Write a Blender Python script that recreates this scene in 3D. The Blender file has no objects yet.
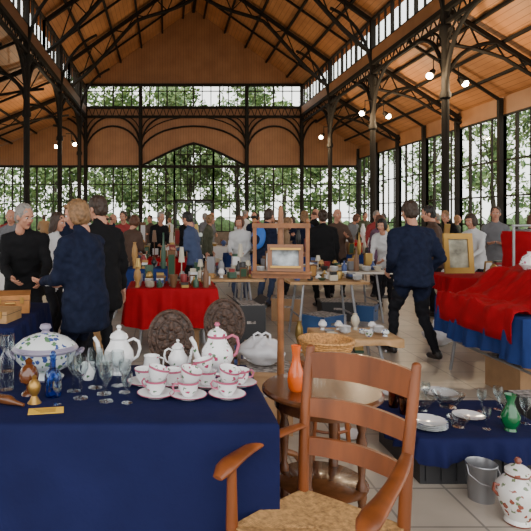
import bpy, math, random
from mathutils import Vector, Matrix, noise
from math import sin, cos, pi, radians, sqrt
random.seed(11)
SC=bpy.context.scene
COL=SC.collection

# ------------------------------------------------------------ materials
MATS={}
def mat(name,col,rough=.6,metal=0.,ns=0,var=.2,bump=0.,spec=.5,coat=0.,stretch=(1,1,1),bd=.01):
    if name in MATS: return MATS[name]
    m=bpy.data.materials.new(name); m.use_nodes=True
    nt=m.node_tree; b=nt.nodes['Principled BSDF']
    c=(col[0],col[1],col[2],1)
    b.inputs['Base Color'].default_value=c
    b.inputs['Roughness'].default_value=rough
    b.inputs['Metallic'].default_value=metal
    b.inputs['Specular IOR Level'].default_value=spec
    b.inputs['Coat Weight'].default_value=coat
    if ns:
        tc=nt.nodes.new('ShaderNodeTexCoord'); mp=nt.nodes.new('ShaderNodeMapping')
        mp.inputs['Scale'].default_value=stretch
        n=nt.nodes.new('ShaderNodeTexNoise'); n.inputs['Scale'].default_value=ns; n.inputs['Detail'].default_value=5
        r=nt.nodes.new('ShaderNodeValToRGB')
        r.color_ramp.elements[0].position=.3; r.color_ramp.elements[1].position=.7
        r.color_ramp.elements[0].color=tuple(max(0,x*(1-var)) for x in col)+(1,)
        r.color_ramp.elements[1].color=tuple(min(1,x*(1+var)) for x in col)+(1,)
        nt.links.new(tc.outputs['Object'],mp.inputs['Vector']); nt.links.new(mp.outputs[0],n.inputs['Vector'])
        nt.links.new(n.outputs['Fac'],r.inputs['Fac']); nt.links.new(r.outputs['Color'],b.inputs['Base Color'])
        if bump:
            bp=nt.nodes.new('ShaderNodeBump'); bp.inputs['Strength'].default_value=bump; bp.inputs['Distance'].default_value=bd
            nt.links.new(n.outputs['Fac'],bp.inputs['Height']); nt.links.new(bp.outputs[0],b.inputs['Normal'])
    MATS[name]=m
    return m

def floral(name,c1,c2,scale=28,base=(.82,.82,.84),thr=.30,gate=.5):
    m=bpy.data.materials.new(name); m.use_nodes=True; nt=m.node_tree; b=nt.nodes['Principled BSDF']
    b.inputs['Roughness'].default_value=.12; b.inputs['Coat Weight'].default_value=.5
    tc=nt.nodes.new('ShaderNodeTexCoord'); v=nt.nodes.new('ShaderNodeTexVoronoi'); v.inputs['Scale'].default_value=scale
    n=nt.nodes.new('ShaderNodeTexNoise'); n.inputs['Scale'].default_value=scale*.45
    nw=nt.nodes.new('ShaderNodeTexNoise'); nw.inputs['Scale'].default_value=scale*1.6
    va=nt.nodes.new('ShaderNodeVectorMath'); va.operation='SCALE'; va.inputs['Scale'].default_value=.9/scale
    vb=nt.nodes.new('ShaderNodeVectorMath'); vb.operation='ADD'
    nt.links.new(tc.outputs['Object'],nw.inputs['Vector']); nt.links.new(nw.outputs['Color'],va.inputs[0])
    nt.links.new(va.outputs[0],vb.inputs[0]); nt.links.new(tc.outputs['Object'],vb.inputs[1])
    nt.links.new(vb.outputs[0],v.inputs['Vector']); nt.links.new(tc.outputs['Object'],n.inputs['Vector'])
    l=nt.nodes.new('ShaderNodeMath'); l.operation='LESS_THAN'; l.inputs[1].default_value=thr
    nt.links.new(v.outputs['Distance'],l.inputs[0])
    g=nt.nodes.new('ShaderNodeMath'); g.operation='GREATER_THAN'; g.inputs[1].default_value=gate
    nt.links.new(n.outputs['Fac'],g.inputs[0])
    mu=nt.nodes.new('ShaderNodeMath'); mu.operation='MULTIPLY'
    nt.links.new(l.outputs[0],mu.inputs[0]); nt.links.new(g.outputs[0],mu.inputs[1])
    sp=nt.nodes.new('ShaderNodeSeparateColor'); nt.links.new(v.outputs['Color'],sp.inputs[0])
    g2=nt.nodes.new('ShaderNodeMath'); g2.operation='GREATER_THAN'; g2.inputs[1].default_value=.55
    nt.links.new(sp.outputs[0],g2.inputs[0])
    mx=nt.nodes.new('ShaderNodeMix'); mx.data_type='RGBA'; mx.inputs[6].default_value=c1+(1,); mx.inputs[7].default_value=c2+(1,)
    nt.links.new(g2.outputs[0],mx.inputs[0])
    m2=nt.nodes.new('ShaderNodeMix'); m2.data_type='RGBA'; m2.inputs[6].default_value=base+(1,)
    nt.links.new(mu.outputs[0],m2.inputs[0]); nt.links.new(mx.outputs[2],m2.inputs[7])
    nt.links.new(m2.outputs[2],b.inputs['Base Color'])
    return m

def glass(name,col,alpha=.35,rough=.04):
    m=bpy.data.materials.new(name); m.use_nodes=True; nt=m.node_tree
    for n in list(nt.nodes):
        if n.type!='OUTPUT_MATERIAL': nt.nodes.remove(n)
    out=[n for n in nt.nodes if n.type=='OUTPUT_MATERIAL'][0]
    t=nt.nodes.new('ShaderNodeBsdfTransparent'); t.inputs[0].default_value=col+(1,)
    g=nt.nodes.new('ShaderNodeBsdfGlossy'); g.inputs['Color'].default_value=tuple(min(1,.35+c*.5) for c in col)+(1,)
    g.inputs['Roughness'].default_value=rough
    lw=nt.nodes.new('ShaderNodeLayerWeight'); lw.inputs[0].default_value=alpha
    mx=nt.nodes.new('ShaderNodeMixShader')
    nt.links.new(lw.outputs['Facing'],mx.inputs[0]); nt.links.new(t.outputs[0],mx.inputs[1]); nt.links.new(g.outputs[0],mx.inputs[2])
    nt.links.new(mx.outputs[0],out.inputs[0])
    return m

def emis(name,col,s):
    m=bpy.data.materials.new(name); m.use_nodes=True; b=m.node_tree.nodes['Principled BSDF']
    b.inputs['Emission Color'].default_value=col+(1,); b.inputs['Emission Strength'].default_value=s
    return m

def tile_floor():
    m=bpy.data.materials.new('floor_tiles'); m.use_nodes=True; nt=m.node_tree; b=nt.nodes['Principled BSDF']
    tc=nt.nodes.new('ShaderNodeTexCoord'); br=nt.nodes.new('ShaderNodeTexBrick')
    br.offset=0; br.inputs['Scale'].default_value=1
    br.inputs['Brick Width'].default_value=.4; br.inputs['Row Height'].default_value=.4
    br.inputs['Mortar Size'].default_value=.008; br.inputs['Mortar Smooth'].default_value=.3
    br.inputs['Color1'].default_value=(.50,.43,.34,1); br.inputs['Color2'].default_value=(.57,.49,.40,1); br.inputs['Mortar'].default_value=(.25,.22,.19,1)
    nt.links.new(tc.outputs['Object'],br.inputs['Vector'])
    n=nt.nodes.new('ShaderNodeTexNoise'); n.inputs['Scale'].default_value=3; n.inputs['Detail'].default_value=6
    nt.links.new(tc.outputs['Object'],n.inputs['Vector'])
    mx=nt.nodes.new('ShaderNodeMix'); mx.data_type='RGBA'; mx.blend_type='MULTIPLY'; mx.inputs[0].default_value=.4
    nt.links.new(br.outputs[0],mx.inputs[6]); nt.links.new(n.outputs['Fac'],mx.inputs[7])
    nt.links.new(mx.outputs[2],b.inputs['Base Color']); b.inputs['Roughness'].default_value=.35
    return m

def planks(name,c1,c2,axis='X',period=.16):
    m=bpy.data.materials.new(name); m.use_nodes=True; nt=m.node_tree; b=nt.nodes['Principled BSDF']
    tc=nt.nodes.new('ShaderNodeTexCoord'); sx=nt.nodes.new('ShaderNodeSeparateXYZ'); nt.links.new(tc.outputs['Object'],sx.inputs[0])
    d=nt.nodes.new('ShaderNodeMath'); d.operation='DIVIDE'; d.inputs[1].default_value=period; nt.links.new(sx.outputs[axis],d.inputs[0])
    fr=nt.nodes.new('ShaderNodeMath'); fr.operation='FRACT'; nt.links.new(d.outputs[0],fr.inputs[0])
    lt=nt.nodes.new('ShaderNodeMath'); lt.operation='LESS_THAN'; lt.inputs[1].default_value=.1; nt.links.new(fr.outputs[0],lt.inputs[0])
    n=nt.nodes.new('ShaderNodeTexNoise'); n.inputs['Scale'].default_value=1.3; n.inputs['Detail'].default_value=5
    nt.links.new(tc.outputs['Object'],n.inputs['Vector'])
    r=nt.nodes.new('ShaderNodeValToRGB'); r.color_ramp.elements[0].position=.35; r.color_ramp.elements[1].position=.65
    r.color_ramp.elements[0].color=c1+(1,); r.color_ramp.elements[1].color=c2+(1,); nt.links.new(n.outputs['Fac'],r.inputs[0])
    mx=nt.nodes.new('ShaderNodeMix'); mx.data_type='RGBA'; mx.inputs[7].default_value=tuple(x*.6 for x in c1)+(1,)
    nt.links.new(lt.outputs[0],mx.inputs[0]); nt.links.new(r.outputs[0],mx.inputs[6]); nt.links.new(mx.outputs[2],b.inputs['Base Color'])
    b.inputs['Roughness'].default_value=.55
    return m

IRON=mat('dark_iron',(.018,.015,.012),.75,0,spec=.15)
IRONW=mat('window_iron',(.03,.026,.02),.7,spec=.15)
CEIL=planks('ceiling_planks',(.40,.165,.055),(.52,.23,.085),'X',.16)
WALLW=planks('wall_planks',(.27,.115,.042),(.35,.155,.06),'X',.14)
SILL=mat('low_wall',(.16,.12,.09),.7,ns=6)
PANE=glass('window_glass',(.97,1,.98),.03)
FLOOR=tile_floor()
BLUE=mat('blue_cloth',(.009,.012,.056),.85,ns=4,var=.15,bump=.6,spec=.12,bd=.03)
BLUE2=mat('faded_blue_cloth',(.016,.034,.13),.88,ns=6,var=.15,bump=.6,spec=.1,bd=.03)
RED=mat('red_cloth',(.32,.006,.012),.85,ns=8,var=.15,bump=.3,spec=.1)
WHITECLOTH=mat('white_cloth',(.6,.58,.56),.8,ns=6,var=.05)
WOOD=mat('chair_wood',(.19,.052,.012),.38,ns=9,var=.5,stretch=(1,1,.15),coat=.08,spec=.4)
DWOOD=mat('dark_wood',(.12,.042,.014),.24,ns=14,var=.4,coat=.2)
CARVE=mat('carved_wood',(.06,.03,.018),.5,ns=60,var=.7,bump=1.)
LWOOD=mat('light_wood',(.42,.24,.10),.5,ns=12,var=.2)
RUSH=mat('rush_straw',(.45,.25,.09),.75,ns=60,var=.4,bump=.4)
PORC=mat('porcelain_white',(.84,.84,.84),.12,coat=.5)
PORCF=floral('porcelain_floral',(.42,.04,.12),(.10,.2,.10),38,(.84,.84,.84),.34,.49)
PORCB=floral('porcelain_blue_floral',(.06,.10,.3),(.12,.25,.12),34,(.74,.78,.78),.42,.42)
PORCBR=floral('porcelain_brown_floral',(.3,.08,.05),(.15,.2,.1),30,(.75,.73,.69),.36,.45)
GOLD=mat('gilt',(.42,.24,.06),.35,.7)
PINK=mat('pink_glaze',(.5,.12,.2),.2)
ORANGE=mat('orange_glaze',(.75,.12,.01),.2,ns=8,var=.25,coat=.5)
GREEN=mat('green_glass_solid',(.005,.12,.035),.08,coat=.6)
BLUEG=glass('blue_glass',(.3,.5,.85),.45)
CLEARG=glass('clear_glass',(.92,.95,.95),.25)
METAL=mat('galvanised',(.3,.3,.31),.35,.7)
STEEL=mat('table_leg_steel',(.32,.32,.33),.4,.6)
TABLETOP=mat('laminate_table',(.55,.5,.43),.5,ns=10,var=.06)
YELLOWP=mat('yellow_paper',(.8,.48,.05),.8)
CARD=mat('cardboard',(.38,.22,.11),.9,ns=8,var=.12)
BLACKP=mat('black_plastic',(.02,.02,.022),.5)
BAG=mat('white_plastic_bag',(.7,.69,.71),.35,ns=10,var=.05,bump=.4)
BIN=mat('blue_plastic',(.03,.09,.24),.4)
WICKER=mat('wicker',(.50,.24,.07),.6,ns=70,var=.5,bump=.8)

# ------------------------------------------------------------ mesh builder
def empty(name,loc=(0,0,0),rz=0,s=1):
    e=bpy.data.objects.new(name,None); e.location=loc; e.rotation_euler=(0,0,radians(rz)); e.scale=(s,s,s); e.empty_display_size=.1
    COL.objects.link(e); return e

class MB:
    def __init__(s): s.v=[];s.f=[];s.m=[];s.T=Matrix()
    def add(s,vs,fs,mi=0):
        o=len(s.v); s.v+=[s.T@Vector(p) for p in vs]
        for f in fs: s.f.append([i+o for i in f]); s.m.append(mi)
    def box(s,c,d,mi=0,rot=None):
        x,y,z=d[0]/2,d[1]/2,d[2]/2; c=Vector(c)
        vs=[Vector((a*x,b*y,e*z)) for a in(-1,1) for b in(-1,1) for e in(-1,1)]
        if rot is not None: vs=[rot@p for p in vs]
        s.add([c+p for p in vs],[(0,1,3,2),(4,6,7,5),(0,4,5,1),(2,3,7,6),(0,2,6,4),(1,5,7,3)],mi)
    def tube(s,pts,r,n=8,mi=0,closed=False,phase=0,flat=None):
        pts=[Vector(p) for p in pts]; N=len(pts)
        rs=r if isinstance(r,(list,tuple)) else [r]*N
        vs=[];up=None
        for i,p in enumerate(pts):
            if closed: t=pts[(i+1)%N]-pts[i-1]
            else: t=pts[min(i+1,N-1)]-pts[max(i-1,0)]
            t.normalize()
            if up is None:
                up=Vector((0,0,1)) if abs(t.z)<.9 else Vector((0,1,0))
            a=t.cross(up)
            if a.length<1e-4: a=t.cross(Vector((1,0,0)))
            a.normalize(); b=a.cross(t); up=b
            for k in range(n):
                an=2*pi*k/n+phase
                vs.append(p+a*cos(an)*rs[i]*(flat[0] if flat else 1)+b*sin(an)*rs[i]*(flat[1] if flat else 1))
        fs=[]
        for i in range(N if closed else N-1):
            for k in range(n):
                j=(i+1)%N
                fs.append((i*n+k,i*n+(k+1)%n,j*n+(k+1)%n,j*n+k))
        if not closed: fs.append(list(range(n))[::-1]); fs.append([(N-1)*n+k for k in range(n)])
        s.add(vs,fs,mi)
    def bar(s,p0,p1,w,mi=0): s.tube([p0,p1],w*.707,4,mi,phase=pi/4)
    def cyl(s,p0,p1,r0,r1=None,n=12,mi=0): s.tube([p0,p1],[r0,r0 if r1 is None else r1],n,mi)
    def lathe(s,prof,c=(0,0,0),n=28,mi=0,sx=1,sy=1,mis=None):
        c=Vector(c); vs=[];idx=[]
        for r,z in prof:
            if r<1e-6: idx.append([len(vs)]); vs.append(c+Vector((0,0,z)))
            else:
                idx.append(list(range(len(vs),len(vs)+n)))
                for k in range(n):
                    a=2*pi*k/n; vs.append(c+Vector((r*cos(a)*sx,r*sin(a)*sy,z)))
        o=len(s.v); s.v+=[s.T@p for p in vs]
        for i in range(len(prof)-1):
            A,B=idx[i],idx[i+1]; m_=mis[i] if mis else mi
            for k in range(n):
                k2=(k+1)%n
                if len(A)==1 and len(B)==1: break
                if len(A)==1: f=(A[0],B[k2],B[k])
                elif len(B)==1: f=(A[k],A[k2],B[0])
                else: f=(A[k],A[k2],B[k2],B[k])
                s.f.append([q+o for q in f]); s.m.append(m_)
    def ell(s,c,r,mi=0,n=16,m=10,rot=None):
        vs=[];c=Vector(c)
        for i in range(1,m):
            t=pi*i/m
            for k in range(n):
                a=2*pi*k/n; vs.append(Vector((r[0]*sin(t)*cos(a),r[1]*sin(t)*sin(a),r[2]*cos(t))))
        vs+= [Vector((0,0,r[2])),Vector((0,0,-r[2]))]
        if rot is not None: vs=[rot@p for p in vs]
        fs=[]
        for i in range(m-2):
            for k in range(n):
                fs.append((i*n+k,(i+1)*n+k,(i+1)*n+(k+1)%n,i*n+(k+1)%n))
        T=len(vs)-2
        for k in range(n):
            fs.append((T,k,(k+1)%n)); fs.append((T+1,(m-2)*n+(k+1)%n,(m-2)*n+k))
        s.add([c+p for p in vs],fs,mi)
    def grid(s,fn,nu,nv,mi=0):
        vs=[fn(i/nu,j/nv) for j in range(nv+1) for i in range(nu+1)]
        fs=[(j*(nu+1)+i,j*(nu+1)+i+1,(j+1)*(nu+1)+i+1,(j+1)*(nu+1)+i) for j in range(nv) for i in range(nu)]
        s.add(vs,fs,mi)
    def prism(s,poly,axis,a,b,mi=0):
        n=len(poly)
        if axis=='y': vs=[(p[0],a,p[1]) for p in poly]+[(p[0],b,p[1]) for p in poly]
        else: vs=[(a,p[0],p[1]) for p in poly]+[(b,p[0],p[1]) for p in poly]
        fs=[list(range(n)),list(range(2*n-1,n-1,-1))]+[(i,i+n,(i+1)%n+n,(i+1)%n) for i in range(n)]
        s.add(vs,fs,mi)
    def mesh(s,name,mats,ang=40):
        me=bpy.data.meshes.new(name); me.from_pydata([tuple(p) for p in s.v],[],s.f)
        for m_ in mats: me.materials.append(m_)
        me.polygons.foreach_set('material_index',s.m)
        me.validate()
        import bmesh
        bm=bmesh.new(); bm.from_mesh(me); bmesh.ops.recalc_face_normals(bm,faces=bm.faces); bm.to_mesh(me); bm.free()
        me.shade_smooth(); me.set_sharp_from_angle(angle=radians(ang))
        return me
    def obj(s,name,mats,parent=None,loc=(0,0,0),rz=0,ang=40,bevel=0):
        if not isinstance(mats,(list,tuple)): mats=[mats]
        me=s.mesh(name,mats,ang)
        o=bpy.data.objects.new(name,me); COL.objects.link(o)
        o.location=loc; o.rotation_euler=(0,0,radians(rz))
        if parent: o.parent=parent
        return o
def inst(name,src,loc,rz=0,s=1,parent=None):
    o=bpy.data.objects.new(name,src.data); COL.objects.link(o); o.location=loc; o.rotation_euler=(0,0,radians(rz)); o.scale=(s,s,s)
    if parent:o.parent=parent
    return o

# ------------------------------------------------------------ hall shell
FW=30.; XL=-4.25; XR=7.3; XOL=-9.5; XOR=10.4; ZC=7.4; ZE=8.6; ZR=12.7; XC=(XL+XR)/2
Y0=-2.5
b=MB(); b.box(((XOL+XOR)/2,13.5,-.05),(XOR-XOL+.6,33.6,.1)); b.obj('floor',FLOOR)
def roofz(x):
    return ZR-(ZR-ZE)*abs(x-XC)/(XC-XL)
b=MB()
th=.12
for (xa,za,xb,zb) in [(XL-.3,ZE-.2+.02,XC,ZR),(XC,ZR,XR+.3,ZE-.2+.02),(XR+.05,7.15,XOR+.3,5.15),(XOL-.3,5.0,XL-.05,7.15)]:
    b.prism([(xa,za),(xb,zb),(xb,zb+th),(xa,za+th)],'y',Y0,FW+.3)
b.obj('ceiling',CEIL)
b=MB(); yA,yB=FW,FW+.18
b.prism([(XL,ZE),(XR,ZE),(XC,ZR)],'y',yA,yB,0)
b.prism([(XL,4.25),(-1.3,4.25),(-1.3,ZC),(XL,ZC)],'y',yA,yB,0)
b.prism([(4.35,4.25),(XR,4.25),(XR,ZC),(4.35,ZC)],'y',yA,yB,0)
def archz(x):
    t=min(1,max(0,(x+1.3)/5.65)); return 4.25+1.25*(1-abs(2*t-1)**1.25)
arch=[(-1.3+5.65*i/12,archz(-1.3+5.65*i/12)) for i in range(13)]
for i in range(12):
    (xa,za),(xb,zb)=arch[i],arch[i+1]
    b.prism([(xa,za),(xb,zb),(xb,ZC),(xa,ZC)],'y',yA,yB,0)
b.prism([(XR,4.25),(XOR,4.25),(XOR,5.3),(XR,7.15)],'y',yA,yB,0)
b.prism([(XOL,4.25),(XL,4.25),(XL,7.15),(XOL,5.05)],'y',yA,yB,0)
for xa,xb in [(XOL,.5),(2.6,XOR)]:
    b.prism([(xa,0),(xb,0),(xb,.75),(xa,.75)],'y',yA,yB,1)
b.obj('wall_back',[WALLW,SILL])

wn=[0]
def window(axis,a0,a1,z0,z1,c,nx,zs,fr=.1,mu=.05,topfn=None):
    wn[0]+=1; b=MB()
    def P(a,z,off=0): return (a,c+off,z) if axis=='y' else (c+off,a,z)
    def Z(a): return topfn(a) if topfn else z1
    for i in range(nx+1):
        a=a0+(a1-a0)*i/nx; w=fr if i in(0,nx) else (mu*1.6 if i%3==0 else mu)
        b.bar(P(a,z0),P(a,Z(a)),w)
    for i in range(nx):
        aa=a0+(a1-a0)*i/nx; ab=a0+(a1-a0)*(i+1)/nx
        b.bar(P(aa,Z(aa)),P(ab,Z(ab)),fr)
        b.add([P(aa,z0),P(ab,z0),P(ab,Z(ab)),P(aa,Z(aa))],[(0,1,2,3)],1)
    b.bar(P(a0,z0),P(a1,z0),fr)
    for z in zs: b.bar(P(a0,z),P(a1,z),mu)
    return b.obj('window_%d'%wn[0],[IRONW,PANE])
yw=FW+.06
GZ=[1.5,2.4,3.3]
window('y',XL,-1.3,.75,4.25,yw,6,GZ)
window('y',XOL,XL,.75,4.25,yw,12,GZ)
window('y',-1.3,.5,.75,4.25,yw,4,GZ+[4.2],topfn=archz)
window('y',2.6,4.35,.75,4.25,yw,4,GZ+[4.2],topfn=archz)
window('y',.5,2.6,2.45,4.25,yw,6,[3.3,4.2,4.9],topfn=archz)
window('y',4.35,XR,.75,4.25,yw,6,GZ)
window('y',XR,XOR,.75,4.25,yw,6,GZ)
window('y',XL,-1.3,ZC,ZE,yw,6,[8.3])
window('y',-1.3,4.35,ZC,ZE,yw,12,[8.3])
window('y',4.35,XR,ZC,ZE,yw,6,[8.3])
e=MB()
for x0,x1 in [(.55,1.53),(1.57,2.55)]:
    for x in (x0+.05,x1-.05): e.box((x,yw,1.2),(.1,.06,2.4))
    e.box(((x0+x1)/2,yw,.25),(x1-x0,.06,.5)); e.box(((x0+x1)/2,yw,2.35),(x1-x0,.06,.1)); e.box(((x0+x1)/2,yw,1.1),(x1-x0,.06,.08))
    e.add([(x0,yw,.5),(x1,yw,.5),(x1,yw,2.3),(x0,yw,2.3)],[(0,1,2,3)],1)
    e.cyl((x1-.12 if x0<1 else x0+.12,yw-.06,.95),(x1-.12 if x0<1 else x0+.12,yw-.06,1.3),.015)
e.obj('door_1',[mat('door_dark_green',(.02,.035,.025),.4),PANE])
bay=5.1
rcols=[FW-.12-bay*i for i in range(0,8)]
for side,X,ztop,nm in [(1,XOR,5.2,'right'),(-1,XOL,5.05,'left')]:
    b=MB()
    b.prism([(Y0,0),(FW,0),(FW,.6),(Y0,.6)],'x',X,X+.15*side,1)
    b.prism([(Y0,4.7),(FW,4.7),(FW,ztop+.05),(Y0,ztop+.05)],'x',X,X+.15*side,0)
    ys=[FW-2.55*i for i in range(13)]
    for y in ys: b.bar((X-.08*side,y,0),(X-.08*side,y,ztop),.13,2)
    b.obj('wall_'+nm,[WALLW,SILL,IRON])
    for i in range(12):
        window('x',ys[i+1],ys[i],.6,4.7,X+.05*side,4,[1.3,2.2,3.3])
for side,X,nm in [(1,XR,'right'),(-1,XL,'left')]:
    b=MB(); b.prism([(Y0,6.95),(FW,6.95),(FW,ZC),(Y0,ZC)],'x',X-.06,X+.06,0)
    b.bar((X,Y0,6.6),(X,FW,6.6),.1,1)
    b.bar((X,Y0,6.95),(X,FW,6.95),.14,1)
    n=int((FW-Y0)/.5)
    for i in range(n):
        y=Y0+i*.5; b.bar((X,y,6.6),(X,y+.25,6.95),.03,1); b.bar((X,y+.25,6.95),(X,y+.5,6.6),.03,1)
    b.obj('trim_arcade_beam_'+nm,[WALLW,IRON])
    for i in range(6):
        window('x',rcols[i+1],rcols[i],ZC,ZE-.1,X,9,[],mu=.06)

def arcpts(p0,p1,ctrl,n=10):
    p0,p1,c=Vector(p0),Vector(p1),Vector(ctrl)
    return [(1-t)**2*p0+2*t*(1-t)*c+t*t*p1 for t in [i/n for i in range(n+1)]]
def column(x,y,side,H=8.5):
    b=MB()
    b.lathe([(0,0),(.2,0),(.2,.12),(.16,.18),(.15,.9),(.12,.95),(.1,1.05),(.095,4.6),(.14,4.65),(.14,4.75),(.1,4.85),(.1,6.2),(.15,6.3),(.15,6.5),(0,6.5)],n=16)
    b.box((0,0,(6.5+H)/2),(.17,.17,H-6.5))
    for s_ in(-1,1):
        b.tube(arcpts((0,0,4.75),(0,s_*1.6,6.6),(0,s_*.15,6.45)),.06,6)
        b.tube(arcpts((0,0,5.5),(0,s_*.9,6.6),(0,s_*.1,6.5)),.035,6)
        b.tube([(0,s_*.28+.16*cos(a),6.25+.16*sin(a)) for a in [2*pi*i/12 for i in range(12)]],.025,5,closed=True)
        b.tube([(0,s_*.72+.1*cos(a),6.42+.1*sin(a)) for a in [2*pi*i/12 for i in range(12)]],.02,5,closed=True)
    b.tube(arcpts((0,0,6.4),(-side*1.5,0,8.9),(-side*.1,0,8.3)),.06,6)
    b.tube(arcpts((0,0,4.9),(side*1.3,0,6.1),(side*.1,0,6.0)),.055,6)
    return b
ca=column(0,0,1).obj('column',IRON,loc=(XR,rcols[1],0))
for y in rcols[2:5]: inst('column',ca,(XR,y,0))
cb=column(0,0,-1).obj('column',IRON,loc=(XL,17.2,0))
for y in (22.6,27.8,11.6): inst('column',cb,(XL,y,0))
b=MB(); b.lathe([(0,0),(.16,0),(.16,.2),(.11,.3),(.1,ZE),(0,ZE)],n=12)
for s_ in(-1,1):
    b.tube(arcpts((0,0,5.2),(s_*1.2,0,6.9),(s_*.1,0,6.6)),.05,6)
    b.tube(arcpts((0,0,5.9),(s_*.7,0,6.9),(s_*.1,0,6.7)),.03,6)
gc=b.obj('column',IRON,loc=(-1.3,FW-.2,0))
for x in (4.35,XR-.02,XL+.02): inst('column',gc,(x,FW-.2,0))
b=MB()
for z in (4.25,6.9,ZC,ZE): b.bar((XL,FW-.1,z),(XR,FW-.1,z),.13)
n=32
for i in range(n):
    xa=XL+(XR-XL)*i/n; xb=XL+(XR-XL)*(i+1)/n; xm=(xa+xb)/2
    b.bar((xa,FW-.1,6.9),(xm,FW-.1,ZC),.035); b.bar((xm,FW-.1,ZC),(xb,FW-.1,6.9),.035)
for x0,x1 in [(XL,-1.3),(-1.3,4.35),(4.35,XR)]:
    m_=(x0+x1)/2; r_=(x1-x0)/2
    b.tube([(m_-r_*cos(pi*i/16),FW-.12,4.9+1.5*sin(pi*i/16)) for i in range(17)],.05,6)
    b.tube([(m_-r_*cos(pi*i/16),FW-.12,5.4+1.5*sin(pi*i/16)) for i in range(17)],.03,6)
b.tube([(x,FW-.1,z) for x,z in arch],.06,6)
b.bar((XR,FW-.1,4.25),(XOR,FW-.1,4.25),.12); b.bar((XOL,FW-.1,4.25),(XL,FW-.1,4.25),.12)
b.obj('trim_gable_beams',IRON)

def truss(y):
    b=MB(); N=24; up=[];lo=[]
    for i in range(N+1):
        t=i/N; x=XL+.1+(XR-XL-.2)*t; z=roofz(x)-.2; up.append(Vector((x,y,z)))
        g=.28+.85*abs(cos(2*pi*t))**1.3; lo.append(Vector((x,y,z-g)))
    b.tube(up,.1,4,phase=pi/4); b.tube(lo,.08,6)
    for i in range(N):
        if i%2==0: b.bar(up[i],lo[i+1],.04)
        else: b.bar(lo[i],up[i+1],.04)
    b.tube([(XC+.22*cos(2*pi*i/14),y,ZR-.95+.22*sin(2*pi*i/14)) for i in range(14)],.03,5,closed=True)
    for (xa,za,xb,zb,l) in [(XR,6.95,XOR,5.0,-1),(XL,6.95,XOL,4.85,1)]:
        M=10; U=[];D=[]
        for i in range(M+1):
            t=i/M; x=xa+(xb-xa)*t; z=za+(zb-za)*t; U.append(Vector((x,y,z))); D.append(Vector((x,y,z-.15-.75*(1-t)*(.4+.6*abs(2*t-1)))))
        b.tube(U,.07,4,phase=pi/4); b.tube(D,.05,6)
        for i in range(M):
            b.bar(U[i] if i%2==0 else D[i],D[i+1] if i%2==0 else U[i+1],.035)
    return b
tr=truss(0).obj('roof_truss',IRON,loc=(0,rcols[1],0))
for y in [rcols[2],rcols[3],rcols[4],rcols[5]]: inst('roof_truss',tr,(0,y,0))
b=MB()
for sgn in(-1,1):
    for k in range(1,6):
        x=XC+sgn*(XC-XL)*(k-.5)/5.2; z=roofz(x)-.1
        b.bar((x,Y0,z),(x,FW,z),.09)
for k in range(1,4):
    x=XR+(XOR-XR)*k/4; b.bar((x,Y0,7.15-2.0*k/4*.97-.05),(x,FW,7.15-2.0*k/4*.97-.05),.08)
    x=XL+(XOL-XL)*k/4; b.bar((x,Y0,7.15-2.15*k/4-.05),(x,FW,7.15-2.15*k/4-.05),.08)
b.bar((XC,Y0,ZR-.15),(XC,FW,ZR-.15),.14)
y=FW-bay/2
while y>Y0:
    b.bar((XL,y,ZE-.1),(XC,y,ZR-.12),.08); b.bar((XC,y,ZR-.12),(XR,y,ZE-.1),.08)
    b.bar((XR,y,7.08),(XOR,y,5.1),.08); b.bar((XL,y,7.08),(XOL,y,4.95),.08)
    y-=bay/2
b.obj('trim_purlins',IRON)

BULB=emis('lamp_glow',(1,.8,.5),60)
def spot(x,y,z,d):
    b=MB(); b.cyl((0,0,.45),(0,0,.1),.015,.015,6,0)
    b.tube([(0,0,.12),(d*.12,-.06,-.02)],[.06,.11],12,0); b.ell((d*.135,-.07,-.035),(.085,.085,.085),1,12,8)
    o=b.obj('hanging_spotlight',[IRON,BULB],loc=(x,y,z))
    l=bpy.data.lights.new('spotlight_bulb','POINT'); l.energy=150; l.color=(1,.76,.47); l.shadow_soft_size=.06
    lo=bpy.data.objects.new('spotlight_bulb',l); lo.location=(d*.23,-.2,-.12); lo.parent=o; COL.objects.link(lo)
b=MB()
for x,y,z,d in [(7.0,14.6,5.25,-1),(7.65,14.6,5.05,1),(7.0,19.6,5.2,-1),(7.65,19.6,5.1,1),(7.0,24.7,5.1,-1),(-4.0,24.,4.7,1),(-4.5,24.,4.6,-1)]:
    spot(x,y,z,d)
    b.bar((XR if x>0 else XL,y,z+.42),(x,y,z+.42),.03)
b.obj('trim_lamp_rails',IRON)

# ------------------------------------------------------------ outside
b=MB(); b.box((0,20,-.16),(160,160,.1)); b.obj('ground',mat('outdoor_paving',(.2,.2,.17),.9,ns=.6,var=.35))
LEAF=[mat('foliage_light',(.20,.29,.09),.6),mat('foliage_mid',(.07,.14,.035),.6),mat('bark',(.06,.045,.03),.9)]
def tree(seed):
    rr=random.Random(seed); b=MB()
    b.tube([(0,0,0),(.1,0,2),(-.1,.1,4),(.1,0,7)],[.22,.17,.12,.05],8,2)
    for c in range(26):
        a=rr.random()*2*pi; d=rr.random()*2.9; z=2.2+rr.random()*8.3; d*=1-.5*abs(z-6)/4.8
        cx,cy=d*cos(a),d*sin(a); rad=.7+rr.random()*.7
        b.tube([(0,0,max(1,min(z,6)-1.2)),(cx,cy,z)],[.05,.015],4,2)
        for k in range(115):
            v=Vector((rr.gauss(0,1),rr.gauss(0,1),rr.gauss(0,1))).normalized()*rad*rr.random()**.4
            p=Vector((cx,cy,z))+v; s_=.11+rr.random()*.12
            n1=Vector((rr.gauss(0,1),rr.gauss(0,1),rr.gauss(0,1))).normalized(); n2=n1.orthogonal().normalized()
            b.add([p-n1*s_,p-n2*s_*.6,p+n1*s_,p+n2*s_*.6],[(0,1,2,3)],0 if rr.random()<.6 else 1)
    return b
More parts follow.
